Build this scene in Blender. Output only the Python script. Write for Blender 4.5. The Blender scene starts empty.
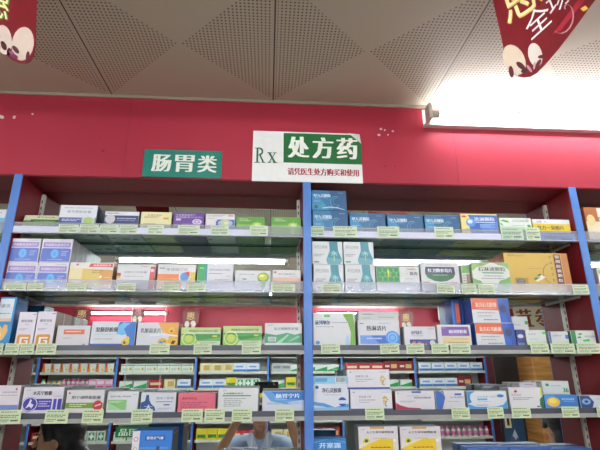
import bpy, bmesh, math, random
from mathutils import Vector, Matrix
random.seed(7)
SC = bpy.context.scene
COL = SC.collection

# ------------------------------------------------------------------ camera, world, exposure
EYE = 1.83
PITCH, YAW, ROLL, F = .3148, .0709, -.0046, 454.6
CX, CD = -.1322, 1.51
fh = Vector((math.sin(YAW), math.cos(YAW), 0)); rt = Vector((math.cos(YAW), -math.sin(YAW), 0)); up0 = Vector((0, 0, 1))
FWD = fh*math.cos(PITCH) + up0*math.sin(PITCH); U = -fh*math.sin(PITCH) + up0*math.cos(PITCH)
RT = rt*math.cos(ROLL) + U*math.sin(ROLL); UP = U*math.cos(ROLL) - rt*math.sin(ROLL)
CAM = Vector((CX, -CD, EYE))
cd = bpy.data.cameras.new('camera'); cam = bpy.data.objects.new('camera', cd); COL.objects.link(cam)
cd.sensor_width = 36; cd.lens = F/600*36; cd.clip_start = .02
m = Matrix((RT, UP, -FWD)).transposed().to_4x4(); m.translation = CAM; cam.matrix_world = m
SC.camera = cam
w = bpy.data.worlds.new('world'); SC.world = w; w.use_nodes = True
w.node_tree.nodes['Background'].inputs[0].default_value = (.9, .95, 1, 1)
w.node_tree.nodes['Background'].inputs[1].default_value = .3
SC.view_settings.view_transform = 'Standard'; SC.view_settings.look = 'None'
SC.view_settings.gamma = 1; SC.view_settings.use_curve_mapping = False
SC.view_settings.exposure = 0.16
TUBE = 85.0          # emission of a lit fluorescent tube
SC.cycles.use_denoising = True
SC.cycles.max_bounces = 10; SC.cycles.glossy_bounces = 6; SC.cycles.transparent_max_bounces = 24

# ------------------------------------------------------------------ pixel helpers
def ray(px, py):
    return (FWD*F + RT*(px-300) - UP*(py-225)).normalized()
def at(px, py, Y):
    d = ray(px, py); t = (Y-CAM.y)/d.y
    return CAM + d*t
MY = .145            # mirror plane
def mat_(px, py, Yreal):          # a point seen in the mirror, Yreal its true depth
    d = ray(px, py); t = (2*MY-Yreal-CAM.y)/d.y
    p = CAM + d*t
    return Vector((p.x, Yreal, p.z))

# ------------------------------------------------------------------ materials
def lin(h):
    h = h.lstrip('#')
    c = [int(h[i:i+2], 16)/255 for i in (0, 2, 4)]
    return tuple((v/12.92 if v <= .04045 else ((v+.055)/1.055)**2.4) for v in c) + (1,)
MC = {}
def mat(h, rough=.45, metal=0, var=.06, scale=30, emit=0, name=None, bump=0):
    key = (h, rough, metal, var, scale, emit, bump)
    if key in MC: return MC[key]
    M = bpy.data.materials.new(name or 'coated_'+h.lstrip('#')); M.use_nodes = True
    nt = M.node_tree; b = nt.nodes['Principled BSDF']
    c = lin(h)
    b.inputs['Roughness'].default_value = rough; b.inputs['Metallic'].default_value = metal
    b.inputs['Base Color'].default_value = c
    M.diffuse_color = c
    if var:
        tc = nt.nodes.new('ShaderNodeTexCoord'); n = nt.nodes.new('ShaderNodeTexNoise'); n.inputs['Scale'].default_value = scale
        n.inputs['Detail'].default_value = 3
        mx = nt.nodes.new('ShaderNodeMix'); mx.data_type = 'RGBA'
        mx.inputs[6].default_value = tuple(v*(1-var*2) for v in c[:3])+(1,); mx.inputs[7].default_value = tuple(min(1, v*(1+var)) for v in c[:3])+(1,)
        nt.links.new(tc.outputs['Object'], n.inputs['Vector']); nt.links.new(n.outputs['Fac'], mx.inputs[0]); nt.links.new(mx.outputs[2], b.inputs['Base Color'])
        if bump:
            bp = nt.nodes.new('ShaderNodeBump'); bp.inputs['Strength'].default_value = bump; bp.inputs['Distance'].default_value = .002
            nt.links.new(n.outputs['Fac'], bp.inputs['Height']); nt.links.new(bp.outputs['Normal'], b.inputs['Normal'])
    if emit:
        b.inputs['Emission Color'].default_value = c; b.inputs['Emission Strength'].default_value = emit
    MC[key] = M
    return M
def carton(h): return mat(h, .38, 0, .03, 60)
def clear(name, tint, tr, rough=.05, base=None, ior=1.4):
    M = bpy.data.materials.new(name); M.use_nodes = True; nt = M.node_tree
    b = nt.nodes['Principled BSDF']; out = nt.nodes['Material Output']
    b.inputs['Base Color'].default_value = lin(base or tint); b.inputs['Roughness'].default_value = rough
    t = nt.nodes.new('ShaderNodeBsdfTransparent'); t.inputs[0].default_value = lin(tint)
    mx = nt.nodes.new('ShaderNodeMixShader'); fr = nt.nodes.new('ShaderNodeFresnel'); fr.inputs[0].default_value = ior
    n = nt.nodes.new('ShaderNodeTexNoise'); n.inputs['Scale'].default_value = 9; tc = nt.nodes.new('ShaderNodeTexCoord')
    nt.links.new(tc.outputs['Object'], n.inputs['Vector'])
    ma = nt.nodes.new('ShaderNodeMath'); ma.operation = 'MULTIPLY_ADD'; ma.inputs[1].default_value = .12; ma.inputs[2].default_value = 1-tr-.06
    nt.links.new(n.outputs['Fac'], ma.inputs[0])
    ad = nt.nodes.new('ShaderNodeMath'); ad.operation = 'ADD'; ad.use_clamp = True
    nt.links.new(ma.outputs[0], ad.inputs[0])
    ge = nt.nodes.new('ShaderNodeNewGeometry'); bk = nt.nodes.new('ShaderNodeMath'); bk.operation = 'MULTIPLY_ADD'; bk.inputs[1].default_value = -1; bk.inputs[2].default_value = 1
    nt.links.new(ge.outputs['Backfacing'], bk.inputs[0]); fm = nt.nodes.new('ShaderNodeMath'); fm.operation = 'MULTIPLY'     # a reflection on the entering face only
    nt.links.new(bk.outputs[0], fm.inputs[0]); nt.links.new(fr.outputs[0], fm.inputs[1]); nt.links.new(fm.outputs[0], ad.inputs[1])
    nt.links.new(ad.outputs[0], mx.inputs[0]); nt.links.new(t.outputs[0], mx.inputs[1]); nt.links.new(b.outputs[0], mx.inputs[2])
    nt.links.new(mx.outputs[0], out.inputs[0])
    return M
M_GLASS = clear('shelf_glass', '#eef8f2', .97, .04, '#a8c4b8', 1.4)
M_GEDGE = mat('#2f5a4c', .2, 0, .1, 20, name='glass_edge')
M_RAIL = clear('clear_plastic_rail', '#f2f2fa', .78, .12, '#dcdede')
M_LIP = clear('clear_plastic_lip', '#ffffff', .8, .12, '#e0e2ea')
M_RAILD = mat('#4a4c56', .4, .2, .15, 14, name='grey_rail_plastic')
M_RAILL = mat('#9c9c98', .35, .1, .15, 14, name='pale_rail_plastic')
M_BLUE = mat('#4878c0', .4, 0, .05, 12, name='blue_painted_metal')
M_PANEL = mat('#7c141e', .5, 0, .08, 8, name='red_laminate')
M_FASCIA = mat('#a62f40', .42, 0, .05, 3, name='red_fascia_paint')
M_STEEL = mat('#c4bfb4', .45, .2, .1, 40, name='slotted_steel')
for q_ in (M_PANEL, M_FASCIA): q_.node_tree.nodes['Principled BSDF'].inputs['Specular IOR Level'].default_value = .25
M_WHITE = mat('#d9d8d4', .4, 0, .03, 20, name='white_enamel')
mm = bpy.data.materials.new('mirror_silver'); mm.use_nodes = True
b = mm.node_tree.nodes['Principled BSDF']; b.inputs['Metallic'].default_value = 1; b.inputs['Base Color'].default_value = (.74, .80, .77, 1)
n_ = mm.node_tree.nodes.new('ShaderNodeTexNoise'); n_.inputs['Scale'].default_value = 3
r_ = mm.node_tree.nodes.new('ShaderNodeMapRange'); r_.inputs[3].default_value = .0; r_.inputs[4].default_value = .012
mm.node_tree.links.new(n_.outputs['Fac'], r_.inputs[0]); mm.node_tree.links.new(r_.outputs[0], b.inputs['Roughness'])
M_MIRROR = mm

def ceiling_mat(x0):
    M = bpy.data.materials.new('perforated_ceiling_panels'); M.use_nodes = True; nt = M.node_tree; L = nt.links
    b = nt.nodes['Principled BSDF']; b.inputs['Roughness'].default_value = .6
    tc = nt.nodes.new('ShaderNodeTexCoord'); sp = nt.nodes.new('ShaderNodeSeparateXYZ'); L.new(tc.outputs['Object'], sp.inputs[0])
    def m_(op, a, b_=None, c_=None):
        n = nt.nodes.new('ShaderNodeMath'); n.operation = op
        for i, v in enumerate((a, b_, c_)):
            if v is None: continue
            if isinstance(v, (int, float)): n.inputs[i].default_value = v
            else: L.new(v, n.inputs[i])
        return n.outputs[0]
    X, Y = sp.outputs[0], sp.outputs[1]
    def cell(v, off, p): return m_('SUBTRACT', m_('FRACT', m_('DIVIDE', m_('SUBTRACT', v, off), p)), .5)
    u = cell(X, x0, .6); v = cell(Y, 0, .6)
    au, av = m_('ABSOLUTE', u), m_('ABSOLUTE', v)
    perf = m_('GREATER_THAN', m_('SUBTRACT', au, av), .012)
    edge = m_('LESS_THAN', m_('MAXIMUM', au, av), .488)
    P = .0118
    pu = cell(X, x0, P); pv = cell(Y, 0, P)
    d = m_('SQRT', m_('ADD', m_('MULTIPLY', pu, pu), m_('MULTIPLY', pv, pv)))
    hole = m_('LESS_THAN', d, .23)
    hole = m_('MULTIPLY', m_('MULTIPLY', hole, perf), edge)
    seam = m_('GREATER_THAN', m_('MAXIMUM', au, av), .4962)
    dark = m_('MAXIMUM', hole, seam)
    n = nt.nodes.new('ShaderNodeTexNoise'); n.inputs['Scale'].default_value = 2.5; n.inputs['Detail'].default_value = 5; L.new(tc.outputs['Object'], n.inputs['Vector'])
    c1 = nt.nodes.new('ShaderNodeMix'); c1.data_type = 'RGBA'; c1.inputs[6].default_value = lin('#b5a794'); c1.inputs[7].default_value = lin('#c4b9a8'); L.new(n.outputs['Fac'], c1.inputs[0])
    c2 = nt.nodes.new('ShaderNodeMix'); c2.data_type = 'RGBA'; L.new(dark, c2.inputs[0]); L.new(c1.outputs[2], c2.inputs[6]); c2.inputs[7].default_value = lin('#46392f')
    L.new(c2.outputs[2], b.inputs['Base Color'])
    bp = nt.nodes.new('ShaderNodeBump'); bp.inputs['Strength'].default_value = .5; bp.inputs['Distance'].default_value = .004; bp.invert = True
    L.new(seam, bp.inputs['Height']); L.new(bp.outputs[0], b.inputs['Normal'])
    return M
def grid_mat(name, c, g, p, rough):
    M = bpy.data.materials.new(name); M.use_nodes = True; nt = M.node_tree; b = nt.nodes['Principled BSDF']; b.inputs['Roughness'].default_value = rough
    br = nt.nodes.new('ShaderNodeTexBrick'); br.offset = 0; tc = nt.nodes.new('ShaderNodeTexCoord'); nt.links.new(tc.outputs['Object'], br.inputs[0])
    br.inputs['Color1'].default_value = lin(c); br.inputs['Color2'].default_value = lin(c); br.inputs['Mortar'].default_value = lin(g)
    br.inputs['Scale'].default_value = 1; br.inputs['Brick Width'].default_value = p; br.inputs['Row Height'].default_value = p; br.inputs['Mortar Size'].default_value = .004
    nt.links.new(br.outputs[0], b.inputs['Base Color']); return M
def wood_mat():
    M = bpy.data.materials.new('oak_veneer'); M.use_nodes = True; nt = M.node_tree; b = nt.nodes['Principled BSDF']; b.inputs['Roughness'].default_value = .4
    tc = nt.nodes.new('ShaderNodeTexCoord'); mp = nt.nodes.new('ShaderNodeMapping'); mp.inputs['Scale'].default_value = (1.2, 1.2, 14)
    n = nt.nodes.new('ShaderNodeTexNoise'); n.inputs['Scale'].default_value = 2; n.inputs['Detail'].default_value = 6
    cr = nt.nodes.new('ShaderNodeValToRGB'); cr.color_ramp.elements[0].position = .3; cr.color_ramp.elements[0].color = lin('#8a5a2c'); cr.color_ramp.elements[1].position = .7; cr.color_ramp.elements[1].color = lin('#c08a4c')
    nt.links.new(tc.outputs['Object'], mp.inputs[0]); nt.links.new(mp.outputs[0], n.inputs['Vector']); nt.links.new(n.outputs['Fac'], cr.inputs[0]); nt.links.new(cr.outputs[0], b.inputs['Base Color'])
    return M

# ------------------------------------------------------------------ mesh helpers
class MB:
    def __init__(s): s.v = []; s.f = []; s.m = []; s.mats = []
    def mi(s, m):
        if m not in s.mats: s.mats.append(m)
        return s.mats.index(m)
    def face(s, pts, m):
        i = len(s.v); s.v += [tuple(p) for p in pts]; s.f.append(tuple(range(i, i+len(pts)))); s.m.append(s.mi(m))
    def raw(s, vs, fs, m):
        i = len(s.v); k = s.mi(m); s.v += [tuple(p) for p in vs]
        for f in fs: s.f.append(tuple(i+j for j in f)); s.m.append(k)
    def box(s, x0, x1, y0, y1, z0, z1, m, bev=0):
        bm = bmesh.new(); bmesh.ops.create_cube(bm, size=1)
        for v in bm.verts: v.co = Vector((x0+(v.co.x+.5)*(x1-x0), y0+(v.co.y+.5)*(y1-y0), z0+(v.co.z+.5)*(z1-z0)))
        if bev: bmesh.ops.bevel(bm, geom=bm.edges[:], offset=bev, segments=1, affect='EDGES')
        bm.verts.index_update(); s.raw([v.co for v in bm.verts], [[v.index for v in f.verts] for f in bm.faces], m); bm.free()
    def ring(s, prof, m, c=(0, 0, 0), n=20, axis='z', cap=True):     # lathe of (r, h)
        vs = []; fs = []
        for r, h in prof:
            for k in range(n):
                a = 2*math.pi*k/n
                p = (r*math.cos(a), r*math.sin(a), h)
                if axis == 'x': p = (p[2], p[0], p[1])
                if axis == 'y': p = (p[0], p[2], p[1])
                vs.append((c[0]+p[0], c[1]+p[1], c[2]+p[2]))
        for i in range(len(prof)-1):
            for k in range(n): fs.append((i*n+k, i*n+(k+1) % n, (i+1)*n+(k+1) % n, (i+1)*n+k))
        if cap: fs.append(tuple(range(n))[::-1]); fs.append(tuple((len(prof)-1)*n+k for k in range(n)))
        s.raw(vs, fs, m)
    def build(s, name, parent=None, smooth=False):
        me = bpy.data.meshes.new(name); me.from_pydata(s.v, [], s.f)
        for m in s.mats: me.materials.append(m)
        me.polygons.foreach_set('material_index', s.m)
        if smooth: me.polygons.foreach_set('use_smooth', [True]*len(s.f))
        me.update()
        bm = bmesh.new(); bm.from_mesh(me)
        if smooth: bmesh.ops.recalc_face_normals(bm, faces=bm.faces[:])
        bm.to_mesh(me); bm.free()
        o = bpy.data.objects.new(name, me); COL.objects.link(o); o.parent = parent
        return o
def thing(name, label, cat, loc=(0, 0, 0), rz=0, group=None):
    o = bpy.data.objects.new(name, None); COL.objects.link(o); o.location = loc; o.rotation_euler = (0, 0, rz); o.empty_display_size = .05
    return tag(o, label, cat, group)
def tag(o, label, cat, group=None):
    o['label'] = label; o['category'] = cat
    if group: o['group'] = group
    return o
def struct(o): o['kind'] = 'structure'; return o
def box_obj(name, x0, x1, y0, y1, z0, z1, m, parent=None, bev=0):
    b = MB(); b.box(x0, x1, y0, y1, z0, z1, m, bev); return b.build(name, parent)

TC = {}
def glyphs(txt):
    if txt in TC: return TC[txt]
    cu = bpy.data.curves.new('t', 'FONT'); cu.body = txt; cu.resolution_u = 2; cu.size = 1; cu.fill_mode = 'FRONT'
    o = bpy.data.objects.new('t', cu); COL.objects.link(o)
    dg = bpy.context.evaluated_depsgraph_get(); me = o.evaluated_get(dg).to_mesh()
    vs = [(v.co.x, v.co.y) for v in me.vertices]; fs = [tuple(p.vertices) for p in me.polygons]
    o.evaluated_get(dg).to_mesh_clear(); bpy.data.objects.remove(o); bpy.data.curves.remove(cu)
    x0 = min(v[0] for v in vs); x1 = max(v[0] for v in vs); y0 = min(v[1] for v in vs); y1 = max(v[1] for v in vs)
    vs = [((x-x0)/(x1-x0), (y-y0)/(y1-y0)) for x, y in vs]
    TC[txt] = (vs, fs); return TC[txt]

# ------------------------------------------------------------------ printed design language (u to the right, v up, both 0..1 of a face)
def R(x0, y0, x1, y1, c): return ('p', [(x0, y0), (x1, y0), (x1, y1), (x0, y1)], c)
def P(pts, c): return ('p', pts, c)
def E(cx, cy, rx, ry, c, a0=0, a1=360):
    n = 18; return ('p', [(cx+rx*math.cos(math.radians(a0+(a1-a0)*k/n)), cy+ry*math.sin(math.radians(a0+(a1-a0)*k/n))) for k in range(n+(a1-a0 < 360))], c)
def T(t, x0, y0, x1, y1, c, bold=0): return ('t', t, (x0, y0, x1, y1), c, bold)
def LN(x0, y0, x1, y1, c, rows=1, seed=1): return ('l', (x0, y0, x1, y1), c, rows, seed)
def RG(cx, cy, rx, ry, w_, c, a0=0, a1=360): return ('r', (cx, cy, rx, ry, w_), c, a0, a1)
def draw(b, items, fn, step=.00018):
    """fn(u, v, k) gives the 3-D point of a face coordinate lifted by k layers"""
    k = 0
    for it in items:
        k += 1
        if it[0] == 'p': b.face([fn(u, v, k) for u, v in it[1]], carton(it[2]))
        elif it[0] == 't':
            vs, fs = glyphs(it[1]); x0, y0, x1, y1 = it[2]; bd = it[4]
            for dx in ((0,) if not bd else (-bd, 0, bd)):
                b.raw([fn(x0+(x1-x0)*u+dx, y0+(y1-y0)*v, k+.3*(dx > 0)-.3*(dx < 0)) for u, v in vs], fs, carton(it[3]))
        elif it[0] == 'l':
            x0, y0, x1, y1 = it[1]; rn = random.Random(it[4]); rows = it[3]; h = (y1-y0)/rows
            for r in range(rows):
                x = x0; yb = y1-(r+1)*h+h*.3; end = x1-(rn.random()*.3*(x1-x0) if r else 0)
                while x < end:
                    l = min((x1-x0)*(.05+.16*rn.random()), end-x)
                    b.face([fn(x, yb, k), fn(x+l, yb, k), fn(x+l, yb+h*.5, k), fn(x, yb+h*.5, k)], carton(it[2]))
                    x += l+(x1-x0)*.03
        elif it[0] == 'r':
            cx, cy, rx, ry, w_ = it[1]; n = 20
            for q in range(n):
                a = math.radians(it[3]+(it[4]-it[3])*q/n); c = math.radians(it[3]+(it[4]-it[3])*(q+1)/n); s_ = 1-w_
                b.face([fn(cx+rx*s_*math.cos(a), cy+ry*s_*math.sin(a), k), fn(cx+rx*math.cos(a), cy+ry*math.sin(a), k), fn(cx+rx*math.cos(c), cy+ry*math.sin(c), k), fn(cx+rx*s_*math.cos(c), cy+ry*s_*math.sin(c), k)], carton(it[2]))
def carton_mesh(w_, d, h, base, design, side=None, sidedes=None):
    """a folded carton, front towards -Y, origin at the middle of the front bottom edge"""
    b = MB(); bv = .0009
    b.box(-w_/2, w_/2, 0, d, 0, h, carton(base), bv)
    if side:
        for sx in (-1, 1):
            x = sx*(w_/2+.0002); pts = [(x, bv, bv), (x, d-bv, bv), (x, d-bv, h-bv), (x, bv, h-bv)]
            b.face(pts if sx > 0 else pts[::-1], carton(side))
    # tuck-flap seams on the ends and the glue seam underneath
    g = carton('#8d8a86')
    for sx in (-1, 1):
        x = sx*(w_/2+.0004)
        pts = [(x, d*.12, h*.93), (x, d*.88, h*.93), (x, d*.88, h*.95), (x, d*.12, h*.95)]
        b.face(pts if sx > 0 else pts[::-1], g)
    b.face([(-w_*.42, d*.48, -.0002), (-w_*.42, d*.5, -.0002), (w_*.42, d*.5, -.0002), (w_*.42, d*.48, -.0002)], g)
    rn = random.Random(int(w_*1e5)); g2 = carton(side or '#9aa09c')
    for q in range(3):
        x0 = -w_*.45+w_*.32*q; x1 = x0+w_*(.1+.15*rn.random()); y0 = d*(.1+.1*q); y1 = y0+d*.25
        b.face([(x0, y0, -.00035), (x0, y1, -.00035), (x1, y1, -.00035), (x1, y0, -.00035)], g2 if q else carton('#4c5450'))
    st = .00012
    draw(b, design, lambda u, v, k: (-w_/2+bv+(w_-2*bv)*u, -.0001-st*k, bv+(h-2*bv)*v))
    return b

exec_parts = []
ZT, ZC = .6606, .9907
SH = [.4481, .2546, .0575, -.1387, -.335]          # lower edge of each price rail, from the camera's height
W = 1.0
CEIL = EYE+ZC
FX = [at(112, 93, 0).x, at(268, 99, 0).x, at(423, 106, 0).x]
JX = sum(x-.6*i for i, x in enumerate(FX))/3+.012
YO = -5.5            # the opposite wall's shelving front

# ------------------------------------------------------------------ the setting
XL, XR, YB = -4.6, 5.2, YO-.5
struct(box_obj('floor', XL, XR, YB, .6, -.05, 0, grid_mat('beige_floor_tile', '#c4bcb0', '#8c8378', .6, .25)))
struct(box_obj('ceiling', XL, XR, YB, .6, CEIL, CEIL+.05, ceiling_mat(JX)))
struct(box_obj('wall_left', XL-.1, XL, YB, .6, 0, CEIL, mat('#b8aea4', .6, name='wall_paint')))
struct(box_obj('wall_right', XR, XR+.1, YB, .6, 0, CEIL, mat('#b8aea4', .6, name='wall_paint')))
struct(box_obj('wall_rear', XL, XR, YB-.1, YB, 0, CEIL, mat('#8c4048', .6, name='rear_paint')))
struct(box_obj('wall_back', XL, XR, .25, .35, 0, CEIL, mat('#8c4048', .6, name='back_paint')))
def bulkhead(name, y0, y1, z0, seams):
    b = MB(); b.box(XL, XR, y0, y1, z0, CEIL, M_FASCIA)
    for x in seams:
        b.box(x-.0006, x+.0006, y0-.0006, y0+.001, z0, CEIL, mat('#6e1a2a', .6))
    return b
xs = at(127, 140, 0).x
b = bulkhead('wall_front', 0, .25, EYE+ZT, [xs, xs+1.22, xs-1.22])
# chipped paint on the band
def chip(px, py, r, c='#cfc4bc'):
    p = at(px, py, -.0008); rn = random.Random(int(px*7+py)); pts = []
    for k in range(9):
        a = 2*math.pi*k/9; q = r*(.55+.6*rn.random()); pts.append((p.x+q*math.cos(a), -.0008, p.z+q*math.sin(a)))
    b.face(pts, mat(c, .8))
for c in ((1, 117, .010), (14, 117, .008), (32.5, 114, .005), (381, 129, .006), (385, 130, .005), (379, 135, .006), (388, 135, .004), (393, 131, .005)): chip(*c)
for c in ((103, 151, .006), (100, 138, .003), (451, 145, .004), (385, 166, .004), (395, 166, .004), (262, 128, .003)): chip(*c, '#7c1c2e')
o = b.build('wall_front'); struct(o)
o = bulkhead('wall_opposite', YB, YO, EYE+.66, []).build('wall_opposite'); struct(o)
b = MB(); b.box(XL, XR, -.006, -.0005, CEIL-.012, CEIL-.0005, mat('#9a8c7c', .6)); o = b.build('trim_1'); struct(o)

# ------------------------------------------------------------------ near cabinets: four bays along the wall
def upright(x, y, z0, z1, parent, out=-1):
    b = MB(); b.box(x-.008, x+.008, y-.006*(-out), y, z0, z1, M_STEEL) if out > 0 else b.box(x-.0055, x+.0055, y-.007, y-.0008, z0, z1, M_STEEL)
    z = z0+.01
    while z < z1-.02:
        b.box(x-.002, x+.002, y-.0075, y-.0069, z, z+.012, mat('#3a3430', .7)); z += .025
    return b.build('shelf_upright', parent)
def bay(x0, x1, label, first):
    o = thing('display_cabinet', label, 'shelving', ((x0+x1)/2, 0, 0)); c = (x0+x1)/2
    a, z = x0-c, x1-c
    ZB = .75
    box_obj('top_panel', a+.0148, z-.0148, .002, MY+.03, EYE+ZT-.005, EYE+ZT-.0005, M_PANEL, o)
    sides = ([a] if first else []) + [z]
    for s in sides:
        box_obj('side_panel', s-.0145, s+.0145, .0003, MY+.03, ZB, EYE+ZT-.0055, M_PANEL, o)
        b = MB(); b.box(s-.0145, s+.0145, -.005, .0, .1, EYE+ZT-.0005, M_BLUE, .0015); b.build('post', o)
    box_obj('mirror', a+.0148, z-.0148, MY, MY+.004, ZB, EYE+ZT-.0055, M_MIRROR, o)
    upright(a+.0215, MY, ZB, EYE+ZT-.02, o); upright(z-.0215, MY, ZB, EYE+ZT-.02, o)
    for i, s in enumerate(SH):
        zz = EYE+s
        b = MB(); b.box(a+.0155, z-.0155, .006, MY-.008, zz+.005, zz+.011, M_GLASS)
        b.box(a+.0155, z-.0155, MY-.0079, MY-.0076, zz+.005, zz+.011, M_GEDGE)
        g = b.build('glass_shelf', o)
        for q in (a+.0215, z-.0215):
            k = MB(); k.box(q-.002, q+.002, .04, MY-.008, zz-.004, zz+.0045, M_STEEL); k.build('bracket', g)
        b = MB()
        if i < 2:
            b.box(a+.0145, z-.0145, -.0015, .0, zz+.001, zz+.037, M_RAIL); b.box(a+.0145, z-.0145, -.0022, .0, zz+.036, zz+.038, M_RAILL); b.box(a+.0145, z-.0145, -.006, .006, zz-.001, zz+.001, M_RAIL)
            r = b.build('price_rail', o)
            k = MB(); k.box(a+.0145, z-.0145, -.0075, -.0062, zz-.001, zz+.003, M_LIP); k.build('front_lip', r)
        else:
            b.box(a+.0145, z-.0145, -.002, .004, zz+.012, zz+.028, M_RAILD); b.box(a+.0145, z-.0145, -.006, .004, zz, zz+.012, M_RAILL)
            r = b.build('price_rail', o)
            k = MB(); k.box(a+.0145, z-.0145, -.0075, -.0062, zz, zz+.004, M_RAILL); k.build('front_lip', r)
    # base cupboard
    b = MB(); b.box(a+.016, z-.016, -.02, .24, .08, ZB-.001, M_WHITE, .002); bc = b.build('base_cupboard', o)
    for k in (0, 1):
        d0 = a+.02+k*((z-a)/2-.01); d = box_obj('door', d0, d0+(z-a)/2-.03, -.036, -.021, .1, ZB-.03, M_WHITE, bc, .002)
    return o
bays = [(-2*W, -W, 'red display cabinet bay beyond the left blue post, cut off by the frame', True),
        (-W, 0, 'left red cabinet bay with mirror back, under the teal sign', False),
        (0, W, 'right red cabinet bay with mirror back, holding the tall gold carton', False),
        (W, 2*W, 'red display cabinet bay beyond the right slanting blue post', False)]
for q in bays: bay(*q)

for x0, x1, lab in ((13, 268, 'pale lilac label strip along the left top shelf rail'), (311, 500, 'pale lilac label strip along the right top shelf rail')):
    A_, C_ = at(x0, 230, -.002), at(x1, 230, -.002)
    tag(box_obj('label_strip', A_.x, C_.x, -.0029, -.0023, EYE+SH[0]+.0015, EYE+SH[0]+.024, carton('#c8cadc')), lab, 'label strip')

# ------------------------------------------------------------------ lamps
def lamp(x0, x1, y, z, label, ydir=-1, group=None, wall=False, lit=TUBE, wing=.075):
    c = ((x0+x1)/2, y, z); L2 = (x1-x0)/2
    o = thing('fluorescent_lamp', label, 'lamp', c, 0, group)
    b = MB()
    if wall:   # shallow open channel fixed to the band, its lip seen from below
        b.box(-L2, L2, 0 if ydir < 0 else -.004, .004 if ydir < 0 else 0, -.03, .045, M_WHITE)
        b.box(-L2, L2, min(0, ydir*.026), max(0, ydir*.026), -.034, -.022, M_WHITE)
        ty, tz = ydir*.050, -.004
    else:
        b.box(-L2, L2, -.03, .03, .02, .045, M_WHITE, .003)
        for s in (-1, 1):
            b.face([(-L2, s*.03, .022), (L2, s*.03, .022), (L2, s*wing, .006), (-L2, s*wing, .006)], M_WHITE)
            b.face([(-L2, s*wing, .0075), (L2, s*wing, .0075), (L2, s*.03, .0235), (-L2, s*.03, .0235)], M_WHITE)
        ty, tz = 0, -.004
    b.build('housing', o)
    t = MB(); t.ring([(.013, -L2+.045), (.013, L2-.045)], mat('#f3faff', .5, 0, 0, 30, lit, 'lit_tube'), (0, ty, tz), 14, 'x'); t.build('tube', o, True)
    for s in (-1, 1):
        e = MB(); e.ring([(.0145, s*(L2-.045)), (.0145, s*(L2-.012))], mat('#b9b4ae', .4), (0, ty, tz), 14, 'x')
        e.box(min(s*(L2-.012), s*L2), max(s*(L2-.012), s*L2), ty-.022, ty+.022, -.032, .03, mat('#cfcac0', .4)); e.build('lamp_holder', o)
    return o
p = at(425, 108, -.03)
LX0 = at(425, 112, -.03).x
lamp(LX0, LX0+1.25, -.0005, EYE+ZC-.062, 'lit white fluorescent batten at the top of the red band, right half', -1, None, True, TUBE*.6)
# hanging rows over the shop floor (seen in the mirror)
k = 0
names = [['first', 'second', 'third', 'fourth'], ['first', 'second', 'third', 'fourth']]
for r, (yy, zz) in enumerate(((-2.1, EYE+.93), (-3.8, EYE+.93))):
    for i in range(4):
        x0 = -3.2+i*1.75
        o = lamp(x0, x0+1.5, yy, zz, '%s ceiling batten from the left in the %s reflected row' % (names[0][i], ('brighter near', 'farther')[r]), -1, 'ceiling battens over the shop floor', lit=TUBE*(1 if r == 0 else 1.7), wing=.075 if i < 2 else .12)
        for s in (-.5, .5):
            q = MB(); q.box(s-.004, s+.004, -.004, .004, .045, CEIL-zz, M_STEEL); q.build('hanger', o)
a, bb = mat_(88, 311, YO+.03), mat_(168, 311, YO+.03)
lamp(a.x, bb.x, YO, EYE+.90, 'lit batten on the opposite red band, reflected above the blue wave carton', 1, None, True)
a, bb = mat_(316, 306, YO+.03), mat_(398, 306, YO+.03)
lamp(a.x, bb.x, YO, EYE+.90, 'lit batten on the opposite red band, reflected right of the middle post', 1, None, True)

# ------------------------------------------------------------------ signs on the band
def board(name, px, label, cat, d, h_out=.004, base='#e8e8e4'):
    (x0, y0, x1, y1) = px
    a = at(x0, y0, -h_out); c = at(x1, y1, -h_out)
    c0 = at(x0, y1, -h_out)
    w_ = c.x-(a.x+c0.x)/2; h = a.z-(c.z+c0.z)/2
    o = thing(name, label, cat, ((a.x+c0.x)/2+w_/2, 0, c0.z if False else (c.z+c0.z)/2))
    b = MB(); b.box(-w_/2, w_/2, -h_out, -.0003, 0, h, carton(base), .0008); pn = b.build('panel', o)
    return o, w_, h, h_out
def letter(o, w_, h, t, items, name='lettering', st=.00025):
    b = MB(); draw(b, items, lambda u, v, k: (-w_/2+w_*u, -t-.0002-st*k, h*v)); return b.build(name, o)
o, w_, h, t = board('category_sign', (143, 149, 221, 177.5), 'small teal sign with white characters on the red band', 'sign', None, .004, '#0e7a6a')
s = .006
def song(t, x0, x1, y0, y1, c):   # heavy verticals, thin horizontals
    out = []
    n = len(t); cw = (x1-x0)/(n-1+.78)
    for i, ch in enumerate(t):
        out.append(T(ch, x0+i*cw, y0, x0+i*cw+cw*.78, y1, c, .011))
    return out
letter(o, w_, h, t, song('肠胃类', .12, .93, .2, .82, '#e6ecde'))
o, w_, h, t = board('prescription_sign', (252.5, 130.5, 363, 182), 'white and green prescription medicine sign with red small print', 'sign', None, .006)
b = MB(); draw(b, [R(.28, .37, 1.0, .97, '#11682f')], lambda u, v, k: (-w_/2+w_*u, -t-.0002, h*v)); b.build('green_field', o)
letter(o, w_, h, t+.0003, song('处方药', .33, .955, .47, .90, '#eef0e6'))
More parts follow.
